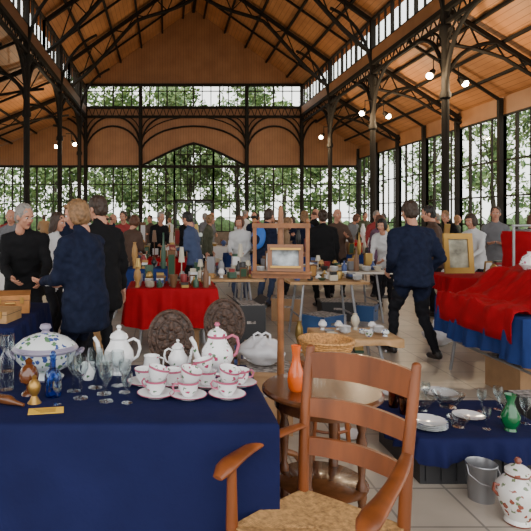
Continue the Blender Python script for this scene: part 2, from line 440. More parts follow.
t1=tree(1).obj('tree',LEAF,loc=(-6.5,39,-.11)); t2=tree(5).obj('tree',LEAF,loc=(.2,38,-.11))
for i,(x,y,s_) in enumerate([(-12,38,1),(5.2,40,1.1),(10.5,39,.9),(1.8,41.5,1.05),(-2.8,43,1.1),(17.0,29,.8),(19,40,1),(19,17,.8),(8,48,1.2),(-9.5,48,1.2),(-16,30,1),(-6,56,1.2),(1,57,1.2),(12,56,1.2),(18,52,1.2),(5,60,1.2),(-14,58,1.2)]):
    inst('tree',t1 if i%2 else t2,(x,y,-.11),i*67,s_)
b=MB()
for i in range(130):
    x=-22+i*.38
    if -.5<x<3.2 and i%4: continue
    b.ell((x,(35 if not -.5<x<3.2 else 46)+.3*sin(i*2.3),.5+.2*sin(i*1.7)),(.5,.5,.9+.3*sin(i*3.1)),0,8,6)
b.obj('hedge',mat('hedge_leaves',(.10,.17,.055),.8,ns=6,var=.6,bump=1))

# ------------------------------------------------------------ tables
def cloth_mesh(x0,x1,y0,y1,z,drop,amp=.02,waves=9,seed=0):
    b=MB(); per=[]; n=70
    def side(pa,pb,nx,ny):
        for i in range(n):
            t=i/n; per.append((pa[0]+(pb[0]-pa[0])*t,pa[1]+(pb[1]-pa[1])*t,nx,ny,t))
    side((x0,y0),(x1,y0),0,-1); side((x1,y0),(x1,y1),1,0); side((x1,y1),(x0,y1),0,1); side((x0,y1),(x0,y0),-1,0)
    N=len(per); rows=[(-.03,0.0),(-.004,0),(.004,.006),(.006,.03)]+[(.006,.03+(drop-.03)*k/8) for k in range(1,9)]
    vs=[]
    for off,dz in rows:
        for i,(px,py,nx,ny,t) in enumerate(per):
            w=amp*(dz/max(drop,.01))**.7*(sin(i*2*pi*waves/N*2+seed)+.5*sin(i*2*pi*waves/N*4.7+1+seed)+1.2)
            ax,ay=nx,ny
            if t<.06:
                q=per[i-int(t*n)-1]; k=.5*(1-t/.06); ax,ay=nx*(1-k)+q[2]*k,ny*(1-k)+q[3]*k
            if t>.94:
                q=per[(i+int((1-t)*n)+1)%N]; k=.5*(1-(1-t)/.06); ax,ay=nx*(1-k)+q[2]*k,ny*(1-k)+q[3]*k
            o=off+w if off>0 else off
            zz=z-dz+.006+ (.02*sin(i*.13+seed) if dz>=drop-.001 else 0)
            vs.append((px+ax*o,py+ay*o,zz))
    fs=[]
    for r in range(len(rows)-1):
        for i in range(N): fs.append((r*N+i,r*N+(i+1)%N,(r+1)*N+(i+1)%N,(r+1)*N+i))
    fs.append(list(range(N))); b.add(vs,fs); return b
def table(name,x0,x1,y0,y1,z,cloth=None,drop=.5,amp=.02,seed=0,waves=9,top=None):
    e=empty(name,((x0+x1)/2,(y0+y1)/2,0)); cx,cy=(x0+x1)/2,(y0+y1)/2; hx,hy=(x1-x0)/2,(y1-y0)/2
    b=MB(); b.box((0,0,z-.015),(2*hx-.01,2*hy-.01,.03)); b.obj('tabletop',top or TABLETOP,parent=e)
    b=MB()
    for sx in (-1,1):
        for sy in(-1,1): b.cyl((sx*(hx-.12),sy*(hy-.06),0),(sx*(hx-.2),sy*(hy-.12),z-.03),.016,.016,8)
        b.cyl((sx*(hx-.14),-hy+.07,.3),(sx*(hx-.14),hy-.07,.3),.012,.012,8)
    b.cyl((-hx+.2,0,z-.06),(hx-.2,0,z-.06),.012,.012,8)
    b.obj('leg_frame',STEEL,parent=e)
    if cloth:
        cloth_mesh(-hx,hx,-hy,hy,z,drop,amp,waves,seed).obj('tablecloth',cloth,parent=e,ang=70)
    return e
PAL=[mat('bb_cream',(.5,.45,.35),.5),mat('bb_brown',(.15,.07,.03),.5),mat('bb_black',(.02,.02,.02),.4),mat('bb_red',(.24,.02,.02),.5),
     mat('bb_blue',(.04,.07,.2),.4),mat('bb_green',(.03,.08,.045),.4),mat('bb_white',(.66,.66,.66),.3),mat('bb_ochre',(.38,.2,.06),.5),mat('bb_brass',(.4,.26,.08),.35,.7),mat('bb_grey',(.22,.22,.23),.5)]
CROCK=[PAL[0],PAL[6],PAL[9],PORCF,PAL[4],PORCB,PAL[6],PAL[0],PAL[6],PORC]
def clutter(x0,x1,y0,y1,z,seed,cell=.17,name='assorted_bric_a_brac',hmax=1.,dens=.94,kinds=None,pal=None):
    rr=random.Random(seed); b=MB()
    nx=max(1,int((x1-x0)/cell)); ny=max(1,int((y1-y0)/cell)); z+=.008
    for i in range(nx):
        for j in range(ny):
            if rr.random()>dens: continue
            cx=x0+(i+.5)*(x1-x0)/nx-(x0+x1)/2+rr.uniform(-.015,.015); cy=y0+(j+.5)*(y1-y0)/ny-(y0+y1)/2
            k=rr.choice(kinds) if kinds else rr.randint(0,9); c=rr.randint(0,9); w=cell*.42; h=(.05+rr.random()**2*.16)*hmax
            if k==0 or k==9:
                b.box((cx,cy,h/2),(w*1.7,w*1.5,h),c,Matrix.Rotation(rr.uniform(-.3,.3),3,'Z'))
                if rr.random()<.5: b.box((cx,cy,h+.02),(w*1.2,w*1.1,.04),rr.randint(0,9),Matrix.Rotation(rr.uniform(-.5,.5),3,'Z'))
            elif k==1: b.lathe([(0,0),(w*.6,0),(w*.65,h*.7),(w*.25,h*1.1),(w*.22,h*1.5),(w*.28,h*1.55),(0,h*1.55)],(cx,cy,0),10,c)
            elif k==2: b.lathe([(0,0),(w*.5,0),(w*.9,h*.5),(w,h*.6),(w*.9,h*.6),(w*.4,h*.1),(0,h*.1)],(cx,cy,0),12,c)
            elif k==3:
                zz=0
                for q in range(rr.randint(2,6)):
                    t=.02+rr.random()*.02; b.box((cx,cy,zz+t/2),(w*1.5,w*1.9,t*.95),rr.randint(0,9),Matrix.Rotation(rr.uniform(-.25,.25),3,'Z')); zz+=t
            elif k==4: b.lathe([(0,0),(w*.5,0),(w*.3,h*.3),(w*.8,h*.8),(w*.7,h*1.2),(w*.35,h*1.5),(w*.45,h*1.6),(0,h*1.6)],(cx,cy,0),12,c)
            elif k==5:
                for q in range(5): b.lathe([(0,q*.012),(w*.6,q*.012),(w,q*.012+.018),(w*.98,q*.012+.021),(w*.5,q*.012+.008),(0,q*.012+.008)],(cx,cy,0),14,6 if c%2 else 0)
            elif k==6:
                fh=h*1.8; rot=Matrix.Rotation(.2,3,'X')
                b.box((cx,cy,fh/2),(w*1.6,.02,fh),8 if c%2 else 1,rot); b.box((cx,cy-.012,fh/2),(w*1.2,.012,fh*.75),rr.randint(3,7),rot)
            elif k==7:
                b.lathe([(0,0),(w*.6,0),(w*.5,.015),(w*.15,.03),(w*.12,h),(w*.25,h*1.05),(w*.7,h*1.05),(w*.4,h*1.8),(0,h*1.8)],(cx,cy,0),12,rr.choice([0,1,7,8]))
            else:
                b.lathe([(0,0),(w*.7,0),(w*.75,h*.8),(w*.72,h*.82),(w*.65,h*.8),(w*.6,.01),(0,.01)],(cx,cy,0),12,c)
                b.tube([(cx+w*.72,cy,h*.65),(cx+w*1.05,cy,h*.6),(cx+w*1.05,cy,h*.3),(cx+w*.72,cy,h*.2)],.006,5,c)
    return b.obj(name,pal or PAL,loc=((x0+x1)/2,(y0+y1)/2,z))

TZ=.76
table('table_with_blue_tablecloth',-1.9,.43,2.12,2.97,TZ,BLUE,.70,.017,1,7)
table('table_with_blue_tablecloth',-2.4,-1.08,4.0,5.2,.75,BLUE,.4,.03,2,9)
clutter(-2.3,-1.5,4.1,5.1,.75,21,.2,hmax=1.1)
table('table_with_red_tablecloth',-.42,.58,6.2,6.95,.75,RED,.42,.03,3,8)
clutter(-.38,.54,6.25,6.9,.75,33,.13,hmax=1.2)
table('folding_table',.95,3.3,8.1,8.9,.75)
clutter(1.0,3.2,8.15,8.85,.75,44,.15,hmax=1.3)
table('folding_table',1.55,2.55,6.95,7.6,.74,top=LWOOD)
clutter(1.6,2.5,7.0,7.55,.74,45,.14,hmax=.8,dens=.85)
table('folding_table',.35,1.3,7.25,7.85,.74,top=LWOOD)
clutter(.4,1.25,7.3,7.8,.74,145,.14,hmax=1.4)
table('folding_table',3.75,5.6,7.3,8.1,.75,RED,.2,.02,3,7)
clutter(4.5,5.5,7.35,8.05,.75,46,.15,hmax=1.3)
table('folding_table',-3.4,-1.3,8.3,9.1,.75,WHITECLOTH,.3,.02,3,7)
clutter(-3.35,-1.35,8.35,9.05,.75,47,.15,hmax=1.6)
table('folding_table',-1.0,.6,10.6,11.3,.75,RED,.3,.02,3,7)
clutter(-.95,.55,10.65,11.25,.75,48,.16,hmax=1.6)
table('folding_table',-.9,.1,8.5,9.1,.75,BLUE2,.5,.02,3,7)
clutter(-.85,.05,8.55,9.05,.75,148,.14,hmax=1.7)
table('folding_table',1.3,4.6,11.7,12.5,.75,BLUE2,.4,.02,1,7)
clutter(1.35,4.55,11.75,12.45,.75,49,.17,hmax=1.8)
table('folding_table',5.2,7.0,11.2,12.0,.75,WHITECLOTH,.4,.02,2,7)
clutter(5.25,6.95,11.25,11.95,.75,50,.17,hmax=1.8)
table('folding_table',-2.5,2.,15,15.8,.75,WHITECLOTH,.3,.02,2,7)
clutter(-2.45,1.95,15.05,15.75,.75,51,.24,hmax=2)
table('folding_table',3,7.,17,17.8,.75,RED,.3,.02,2,7)
clutter(3.05,6.95,17.05,17.75,.75,52,.24,hmax=2)
table('low_display_bench',1.45,2.2,5.15,5.7,.42,LWOOD,.06,.006,2,7,top=LWOOD)
clutter(1.5,2.15,5.2,5.65,.42,157,.13,hmax=.8,name='assorted_crockery',kinds=[2,5,8,5,2,4],pal=CROCK)
# goods laid out on the floor in front of the middle stalls
clutter(.45,1.15,5.75,6.1,-.006,158,.17,hmax=1.6,kinds=[0,3,9,8,2])
clutter(1.5,2.3,6.35,6.65,-.006,159,.15,hmax=1.5,kinds=[0,3,9,4,2,1])
def chest(name,c,d,m,rz):
    b=MB(); w,l,h=d
    b.box((0,0,h*.36),(w,l,h*.72),0); b.box((0,0,h*.86),(w*1.02,l*1.02,h*.26),0); b.box((0,0,h*.725),(w*1.01,l*1.01,.008),1)
    for x in(-w*.3,w*.3): b.box((x,-l/2-.006,h*.72),(.03,.012,.05),2)
    b.tube([(-.04,-l/2,h*.6),(-.04,-l/2-.025,h*.58),(.04,-l/2-.025,h*.58),(.04,-l/2,h*.6)],.006,6,2)
    return b.obj(name,[m,BLACKP,GOLD],loc=c,rz=rz)
OW=mat('orange_wood',(.42,.17,.04),.5,ns=12)
chest('wooden_box',(-1.3,4.75,.758),(.3,.34,.15),OW,12)
chest('wooden_box',(-1.28,4.3,.758),(.26,.26,.09),LWOOD,-10)
table('table_with_blue_tablecloth',2.78,4.5,4.35,5.75,.75,BLUE2,.36,.03,5,10)
b=MB()
def redfn(u,v):
    x=2.70+u*1.6; y=4.42+v*1.25
    s1=max(0,min(1,(x-3.0)/.35)); s2=max(0,min(1,(y-4.5)/.25)); s1=s1*s1*(3-2*s1); s2=s2*s2*(3-2*s2)
    z=.785+.25*s1*s2+.05*noise.noise(Vector((x*6,y*6,3)))+.03*abs(noise.noise(Vector((x*13+y*6,y*9,3))))+.015*noise.noise(Vector((x*25,y*25,3)))
    if x<2.76: z=.785-(2.76-x)*4; x=2.738+.012*sin(y*17)
    if x>=2.76: z=max(z,.77)
    return (x,y,z)
b.grid(redfn,80,64); o=b.obj('draped_red_cloth',RED,ang=80)
sd=o.modifiers.new('solid','SOLIDIFY'); sd.thickness=.006; sd.offset=1
b=MB()
for i,(x,y,c) in enumerate([(3.45,4.85,0),(3.75,5.05,1),(3.4,5.2,0),(3.85,4.8,6)]):
    b.lathe([(0,0),(.06,0),(.1,.05),(.07,.12),(.03,.15),(.035,.17),(0,.17)],(x-3.5,y-5,0),16,c%2)
b.obj('porcelain_ornaments',[PORCF,PORC],loc=(3.5,5,1.06))
def framed(name,w,h,t,fm,pm,loc,rx=-.12,rz=0):
    b=MB(); R_=Matrix.Rotation(rx,3,'X'); 
    def P(v): return R_@Vector(v)
    for c,d in [((0,0,t/2),(w,.035,t)),((0,0,h-t/2),(w,.035,t)),((-w/2+t/2,0,h/2),(t,.035,h-2*t)),((w/2-t/2,0,h/2),(t,.035,h-2*t))]:
        b.box(P(c),d,0,R_)
    for c,d in [((0,-.02,t*1.05),(w-2*t+.02,.015,.012)),((0,-.02,h-t*1.05),(w-2*t+.02,.015,.012))]: b.box(P(c),d,2,R_)
    b.box(P((0,.008,h/2)),(w-2*t,.01,h-2*t),1,R_)
    return b.obj(name,[fm,pm,GOLD],loc=loc,rz=rz)
MIRR=mat('painting_pale_landscape',(.36,.34,.25),.5,ns=5,var=.7)
framed('gilt_framed_picture',.42,.55,.07,GOLD,MIRR,(4.05,7.7,.775),-.1,5)
# clothes rail
b=MB()
for x in(-.45,.45):
    b.cyl((x,0,.03),(x,0,1.45),.014,.014,8); b.cyl((x,-.22,.02),(x,.22,.02),.014,.014,8)
b.cyl((-.47,0,1.45),(.47,0,1.45),.014,.014,8)
gcol=[1,3,2,1,3,4,2]
for i,c in enumerate(gcol):
    x=-.36+i*.12
    b.tube([(x,0,1.46),(x,.0,1.42)],.004,5); b.tube([(x,-.2,1.36),(x,0,1.41),(x,.2,1.36)],.008,6)
    vs=[];rows=[(1.385,.2,.02),(1.33,.22,.035),(1.1,.19,.04),(.85,.22,.045),(.62,.24,.045)]
    for z,ry,rx in rows:
        for k in range(16):
            a=2*pi*k/16; vs.append((x+rx*cos(a)*(1+.2*sin(k*2.2+i)),ry*sin(a),z))
    fs=[(r*16+k,r*16+(k+1)%16,(r+1)*16+(k+1)%16,(r+1)*16+k) for r in range(4) for k in range(16)]+[tuple(range(16))]
    b.add(vs,fs,c)
b.obj('clothes_rail',[STEEL,RED,mat('cloth_pale',(.5,.46,.45),.8),mat('cloth_rust',(.25,.08,.04),.8),mat('cloth_dark',(.03,.03,.04),.8)],loc=(4.4,6.6,0),rz=25)
def cbox(name,c,d,m,rz=0,lid=True):
    b=MB(); w,l,h=d
    b.box((0,0,h/2-.01),(w,l,h-.02))
    for s_ in(-1,1):
        b.box((s_*(w/2+.004),0,h-.03),(.014,l+.02,.03)); b.box((0,s_*(l/2+.004),h-.03),(w+.02,.014,.03))
        b.box((0,s_*(l/2+.003),h*.62),(w*.3,.008,.03),1)
    if lid:
        for s_ in(-1,1): b.box((s_*(w/2-.005),0,h+.03),(.006,l*.98,.12),0,Matrix.Rotation(s_*.9,3,'Y'))
    b.box((0,0,h-.012),(w*.96,l*.96,.006),1)
    return b.obj(name,[m,mat('box_contents',(.25,.22,.2),.8,ns=30,var=.9)],loc=c,rz=rz)
for i,(x,y,w,l,h,m) in enumerate([(1.25,8.5,.4,.4,.3,BIN),(1.85,8.5,.45,.4,.35,CARD),(2.6,8.5,.5,.4,.3,BLACKP),(3.2,4.95,.45,.5,.3,CARD),(3.8,5.2,.45,.5,.34,WHITECLOTH),(0.1,6.6,.5,.4,.28,CARD),(4.4,7.7,.5,.4,.35,CARD),(5.0,7.7,.45,.4,.3,BIN),(2.05,7.28,.4,.35,.3,BIN),(-1.5,4.5,.5,.5,.35,CARD),(.85,7.55,.4,.3,.3,BLACKP),(3.0,8.45,.3,.35,.25,BIN)]):
    cbox('storage_box',(x,y,0),(w,l,h),m,i*7-20,lid=False)
cbox('cardboard_box',(.97,6.6,0),(.34,.36,.55),BLACKP,6)
cbox('wooden_crate',(-.78,6.3,0),(.3,.32,.62),LWOOD,5,False)
b=MB(); b.box((0,0,.1),(.26,.28,.2)); b.box((0,0,.205),(.28,.3,.015)); b.obj('yellow_box',mat('yellow_plastic',(.6,.38,.03),.4),loc=(-.78,6.3,.621),rz=5)

# ------------------------------------------------------------ foreground: rush-seat armchair
ce=empty('ladder_back_armchair',(.565,1.985,0),rz=137)
W=.20;D=.21
b=MB()
for s_ in(-1,1):
    pts=[(s_*W*.95,-D+.0,0),(s_*W*.97,-D,.3),(s_*W,-D,.45),(s_*W*1.03,-D-.02,.7),(s_*W*1.06,-D-.06,.9),(s_*W*1.07,-D-.085,1.0)]
    b.tube(pts,[.018,.021,.023,.021,.02,.017],12); b.ell((s_*W*1.07,-D-.087,1.003),(.018,.018,.014),0,10,6)
b.obj('back_posts',WOOD,parent=ce)
b=MB()
for s_ in(-1,1): b.tube([(s_*(W+.05),D,0),(s_*(W+.05),D,.2),(s_*(W+.05),D,.45),(s_*(W+.05),D,.655)],[.017,.021,.022,.017],12)
b.obj('front_legs',WOOD,parent=ce)
b=MB()
def slat(z0,z1,yb,wt,arch=.02):
    N=18; vs=[]
    for i in range(N+1):
        t=i/N; x=-wt+2*wt*t; bow=-.035*(1-(2*t-1)**2); a_=arch*(1-(2*t-1)**2)
        for yy in(-.009,.009):
            vs.append((x,yb+bow+yy,z0+a_*.5)); vs.append((x,yb+bow+yy-.012,z1+a_))
    fs=[]
    for i in range(N):
        a=i*4;c=a+4
        fs+=[(a,c,c+1,a+1),(a+2,a+3,c+3,c+2),(a+1,c+1,c+3,a+3),(a,a+2,c+2,c)]
    fs+=[(0,1,3,2),(N*4,N*4+2,N*4+3,N*4+1)]
    b.add(vs,fs)
slat(.885,.985,-D-.06,W*1.06,.018); slat(.735,.805,-D-.028,W*1.04,.014); slat(.585,.65,-D-.012,W*1.02,.012)
b.obj('back_slats',WOOD,parent=ce,ang=50)
b=MB()
for s_ in(-1,1):
    N=14; pts=[]
    for i in range(N+1):
        t=i/N; pts.append((s_*(W+.005+.055*t+.02*sin(pi*t)),-D-.02+(2*D+.09)*t,.70-.045*t+.012*sin(pi*t)-(.018*((t-.85)/.15)**2 if t>.85 else 0)))
    rs=[.016,.018,.020,.021,.022,.0225,.023,.023,.024,.025,.027,.030,.033,.032,.018]
    b.tube(pts,rs,14,flat=(1.15,.55))
b.obj('armrests',WOOD,parent=ce,ang=70)
b=MB()
for z in(.14,.27):
    b.cyl((-W-.05,D,z),(W+.05,D,z),.011); 
    for s_ in(-1,1): b.cyl((s_*W*.96,-D,z+.03),(s_*(W+.05),D,z+.03),.011)
b.cyl((-W,-D,.2),(W,-D,.2),.011)
b.cyl((-W,-D,.43),(W,-D,.43),.014); b.cyl((-W-.05,D,.43),(W+.05,D,.43),.014)
for s_ in(-1,1): b.cyl((s_*W,-D,.43),(s_*(W+.05),D,.43),.014)
b.obj('rungs',WOOD,parent=ce)
b=MB(); K=24
cor=[Vector((-W,-D,0)),Vector((W,-D,0)),Vector((W+.05,D,0)),Vector((-W-.05,D,0))]
cen=[Vector((-.04,0,0)),Vector((.04,0,0)),Vector((.04,0,0)),Vector((-.04,0,0))]
for k in range(K):
    t=k/K; q=[cor[i].lerp(cen[i],t) for i in range(4)]
    zz=.440-.012*sin(pi*min(1,t*1.2)*.5)
    loop=[]
    for i in range(4):
        for m_ in range(6): p=q[i].lerp(q[(i+1)%4],m_/6); loop.append((p.x,p.y,zz+.004*sin(m_/6*pi)))
    b.tube(loop,.0068,6,closed=True)
b.prism([(-W,.415),(W,.415),(W,.432),(-W,.432)],'y',-D+.01,D-.01)
b.obj('rush_seat',RUSH,parent=ce,ang=80)

# ------------------------------------------------------------ round pedestal table
b=MB(); TR=.285
b.lathe([(0,.69),(TR-.02,.69),(TR,.70),(TR,.712),(TR-.01,.722),(0,.722)],n=48,mi=0)
b.lathe([(0,.63),(TR-.06,.63),(TR-.06,.69),(0,.69)],n=40,mi=0)
for i in range(4):
    a=pi/4+i*pi/2+.2; x,y=.19*cos(a),.19*sin(a)
    b.lathe([(0,0),(.014,0),(.018,.04),(.013,.06),(.022,.15),(.016,.2),(.024,.24),(.024,.30),(.014,.32),(.022,.42),(.026,.5),(.016,.54),(.024,.57),(.024,.64),(0,.64)],(x,y,0),14,0)
b.lathe([(0,.26),(.21,.26),(.22,.268),(.21,.276),(0,.276)],n=36,mi=0)
b.obj('round_wooden_side_table',[DWOOD],loc=(.76,2.72,0))
b=MB(); b.lathe([(0,0),(.028,0),(.036,.01),(.042,.05),(.036,.09),(.022,.13),(.018,.17),(.024,.215),(.019,.213),(.013,.17),(0,.15)],n=28)
b.obj('orange_vase',ORANGE,loc=(.625,2.67,.7225))

EZ=-.03
b=MB()
b.lathe([(0,0),(.02,0),(.022,.5),(.018,.8),(.02,1.0),(.016,1.5),(.012,1.54),(0,1.55)],(0,0,.1+EZ),12,0)
for i in range(3):
    a=i*2*pi/3+.5; b.tube([(0,0,.19),(.10*cos(a),.10*sin(a),.15),(.2*cos(a),.2*sin(a),.014)],[.02,.018,.013],8,0)
z0=1.24+EZ
for z in (z0,z0+.29): b.box((0,-.03,z),(.33,.02,.028),0)
for x in(-.15,.15): b.box((x,-.03,z0+.145),(.022,.02,.27),0)
for x in(-.15,.15): b.ell((x,-.03,z0+.315),(.013,.013,.018),0,8,6)
b.box((0,-.045,z0+.02),(.34,.06,.012),0)
b.obj('wooden_picture_easel',[mat('honey_wood',(.22,.08,.022),.4,ns=15,var=.3)],loc=(.675,3.27,0),rz=-8)
framed('framed_landscape_picture',.2,.155,.025,mat('frame_walnut',(.2,.08,.03),.4),mat('landscape_print',(.38,.42,.44),.5,ns=14,var=.7),(.688,3.205,1.238),-.08,-8)

# ------------------------------------------------------------ carved oval-back chairs
def carved_chair():
    b=MB()
    N=40; rx,rzz=.135,.16
    b.T=Matrix.Translation((0,.17,.6))@Matrix.Rotation(-.15,4,'X')
    b.tube([(rx*cos(2*pi*i/N),0,.2+rzz*sin(2*pi*i/N)) for i in range(N)],.014,8,0,closed=True)
    b.ell((0,0,.2),(rx,.014,rzz),0,28,14)
    b.tube([(rx*.68*cos(2*pi*i/N),-.012,.2+rzz*.68*sin(2*pi*i/N)) for i in range(N)],.007,6,0,closed=True)
    for i in range(8):
        a=2*pi*i/8; b.ell((rx*.42*cos(a),-.014,.2+rzz*.42*sin(a)),(.018,.01,.03),0,8,6,Matrix.Rotation(-(a-pi/2),3,'Y'))
        b.ell((rx*.84*cos(a+.3),-.012,.2+rzz*.84*sin(a+.3)),(.014,.01,.014),0,8,6)
    b.ell((0,-.014,.2),(.022,.014,.026),0,10,8)
    for x in(-.06,.06): b.box((x,0,-.05),(.025,.022,.22),0)
    b.T=Matrix()
    b.box((0,0,.44),(.36,.36,.028),0)
    for x in(-.14,.14):
        for y in(-.14,.14): b.tube([(x*1.15,y*1.15,0),(x*1.05,y*1.05,.2),(x,y,.43)],[.014,.022,.018],10,0)
    b.cyl((-.15,-.15,.2),(-.15,.15,.2),.01); b.cyl((.15,-.15,.2),(.15,.15,.2),.01); b.cyl((-.15,0,.2),(.15,0,.2),.01)
    return b
cc=carved_chair().obj('carved_oval_back_chair',CARVE,loc=(.06,3.3,0),rz=6)
inst('carved_oval_back_chair',cc,(.38,3.78,0),-12)

b=MB(); b.lathe([(0,.58),(.17,.58),(.18,.6),(.17,.62),(0,.62)],n=28)
for i in range(4):
    a=pi/4+i*pi/2; b.tube([(.17*cos(a),.17*sin(a),0),(.11*cos(a),.11*sin(a),.58)],[.014,.018],8); 
b.tube([(.15*cos(2*pi*i/20),.15*sin(2*pi*i/20),.2) for i in range(20)],.009,6,closed=True)
b.obj('wooden_stool',WOOD,loc=(1.05,3.65,0))
b=MB()
b.lathe([(0,0),(.12,0),(.15,.05),(.168,.11),(.172,.13),(.16,.13),(.142,.06),(.11,.015),(0,.015)],n=40,mi=0)
for q in range(9):
    z=.008+q*.0135; r=.124+.045*min(1,z/.12)
    b.tube([((r+.004*(i%2))*cos(2*pi*i/44),(r+.004*(i%2))*sin(2*pi*i/44),z) for i in range(44)],.0065,5,closed=True)
b.tube([(.172*cos(2*pi*i/44),.172*sin(2*pi*i/44),.13) for i in range(44)],.011,6,closed=True)
b.obj('wicker_basket',WICKER,loc=(1.05,3.65,.6205))
cbox('cardboard_box',(.74,4.15,0),(.38,.34,.46),CARD,-8,False)
def bag(name,c,r,m,seed):
    b=MB(); b.ell((0,0,r[2]),r,0,26,18)
    for i,v in enumerate(b.v):
        d=.2*noise.noise(Vector((v.x*12+seed,v.y*12,v.z*12)))+.12*noise.noise(Vector((v.x*30+seed,v.y*30,v.z*30)))
        p=Vector((v.x*(1+d*2),v.y*(1+d*2),v.z)); 
        if p.z>1.2*r[2]: f=1-.55*((p.z/r[2])-1.2)/.8; p.x*=f;p.y*=f
        p.z=max(0,p.z*(1+d)); b.v[i]=p
    for s_ in(-1,1): b.tube([(s_*.03-.03,0,2*r[2]*.9),(s_*.03-.03,.01,2*r[2]+.02),(s_*.03,.015,2*r[2]+.035),(s_*.03+.03,.01,2*r[2]+.02),(s_*.03+.03,0,2*r[2]*.9)],.008,6,flat=(1,.3))
    return b.obj(name,m,loc=c,ang=80)
bag('plastic_bag',(.72,4.15,.455),(.16,.13,.10),BAG,3)
bag('plastic_bag',(1.0,5.2,0),(.18,.15,.13),BAG,8)
bag('plastic_bag',(3.3,6.75,0),(.16,.15,.14),BAG,5)

# ------------------------------------------------------------ crockery on table
TT=TZ+.0075
def cupset():
    b=MB()
    b.lathe([(0,0),(.04,0),(.045,.006),(.078,.016),(.082,.02),(.078,.021),(.04,.011),(0,.009)],n=32,mi=0,mis=[0,0,0,2,2,0,0])
    b.lathe([(0,.011),(.022,.011),(.026,.018),(.041,.04),(.046,.066),(.049,.076),(.047,.076),(.043,.064),(.036,.036),(0,.022)],n=32,mi=1,mis=[1,1,1,1,2,2,1,1,1])
    b.tube([(.04,0,.062),(.062,0,.07),(.072,0,.055),(.064,0,.038),(.038,0,.034)],.0042,8,2)
    return b
cup=cupset().obj('teacup_and_saucer',[PORC,PORCF,PINK],loc=(-.04,2.44,TT),rz=150)
for x,y,r in [(.10,2.42,200),(.27,2.43,170),(.035,2.60,20),(.19,2.58,150),(-.095,2.615,60),(.345,2.60,15)]:
    inst('teacup_and_saucer',cup,(x,y,TT),r)
b=MB(); b.lathe([(0,0),(.022,0),(.026,.007),(.041,.029),(.046,.055),(.049,.065),(.047,.065),(.043,.053),(.036,.025),(0,.011)],n=32,mis=[0,0,0,0,1,1,0,0,0])
b.tube([(.04,0,.051),(.062,0,.059),(.072,0,.044),(.064,0,.027),(.038,0,.023)],.0042,8,1)
c2=b.obj('stacked_teacup',[PORCF,PINK],loc=(.10,2.42,TT+.066),rz=100); c2.rotation_euler=(radians(14),radians(-10),1.7)
for x,y,r in [(-.04,2.44,60),(.27,2.43,10),(.19,2.58,220)]:
    q=inst('stacked_teacup',c2,(x,y,TT+.066),r); q.rotation_euler=(radians(12),radians(9),radians(r))
def pot(H=.235):
    b=MB(); k=H/.235
    b.lathe([(0,0),(.042,0),(.044,.008),(.038,.016),(.06,.045),(.076,.08),(.072,.115),(.05,.15),(.042,.17),(.047,.182),(.045,.184),(0,.184)],n=32,mis=[1,1,0,0,0,0,0,0,1,1,0])
    b.lathe([(.046,.184),(.04,.198),(.02,.212),(.008,.217),(.007,.222),(.014,.232),(.008,.242),(0,.244)],n=24,mis=[0,0,0,0,1,1,1])
    b.tube([(-.06,0,.055),(-.092,0,.07),(-.105,0,.11),(-.112,0,.15),(-.13,0,.178)],[.02,.017,.0125,.0105,.0095],12,0)
    b.tube([(.046,0,.165),(.075,0,.178),(.10,0,.165),(.108,0,.13),(.095,0,.09),(.068,0,.07)],[.006,.007,.0075,.0075,.007,.006],10,1)
    for i,v in enumerate(b.v): b.v[i]=v*k
    return b
pot(.25).obj('coffee_pot',[PORCF,PINK],loc=(.26,2.79,TT),rz=15)
pot(.235).obj('coffee_pot',[PORC,PORC],loc=(-.23,2.80,TT),rz=-10)
pot(.16).obj('teapot',[PORCF,PORC],loc=(.065,2.83,TT),rz=200)
b=MB(); b.lathe([(0,0),(.03,0),(.035,.01),(.045,.05),(.036,.09),(.04,.1),(.037,.1),(.03,.08),(0,.05)],n=24); b.tube([(.036,0,.09),(.062,0,.08),(.06,0,.045),(.042,0,.035)],.004,8)
mj=b.obj('milk_jug',PORCF,loc=(-.065,2.76,TT),rz=20)
inst('milk_jug',mj,(-.37,2.70,TT),160,.8)
b=MB()
b.lathe([(0,0),(.075,0),(.08,.01),(.06,.025),(.055,.035),(.10,.06),(.128,.10),(.132,.135),(.142,.145),(.14,.15),(0,.15)],n=44,sx=1.12,mis=[1,1,0,0,0,0,0,1,1,0])
b.lathe([(.138,.151),(.13,.165),(.095,.195),(.05,.215),(.02,.222),(.014,.232),(.026,.245),(.02,.262),(0,.268)],n=44,sx=1.12,mis=[1,0,0,0,1,1,1,1])
for s_ in(-1,1): b.tube([(s_*.14,-.03,.11),(s_*.175,-.025,.13),(s_*.18,0,.135),(s_*.175,.025,.13),(s_*.14,.03,.11)],.008,8,1)
b.obj('soup_tureen',[PORCB,mat('tureen_trim',(.25,.22,.3),.3)],loc=(-.58,2.72,TT),rz=12)
def goblet(h=.18,r=.035):
    b=MB(); b.lathe([(0,0),(r*.95,0),(r*.9,.003),(.007,.008),(.0055,h*.2),(.008,h*.25),(.0055,h*.3),(.006,h*.45),(r*.6,h*.55),(r,h*.72),(r*1.02,h*.85),(r*.92,h),(r*.88,h),(r*.97,h*.85),(r*.93,h*.72),(r*.5,h*.57),(0,h*.5)],n=26)
    return b
g=goblet().obj('wine_glass',CLEARG,loc=(-.365,2.42,TT))
for x,y,s_ in [(-.27,2.48,1),(-.25,2.38,.9),(-.18,2.50,.8),(-.41,2.52,.95),(-.32,2.57,1.0),(-.22,2.60,.9),(-.16,2.36,.7),(-.80,2.84,1.05),(-.74,2.42,.9),(-.45,2.34,.55)]:
    inst('wine_glass',g,(x,y,TT),0,s_)
b=MB(); b.lathe([(0,0),(.034,0),(.036,.006),(.037,.09),(.03,.11),(.014,.125),(.013,.155),(.018,.16),(.014,.162),(.011,.155),(.01,.125),(.03,.1),(.033,.01),(0,.008)],n=24)
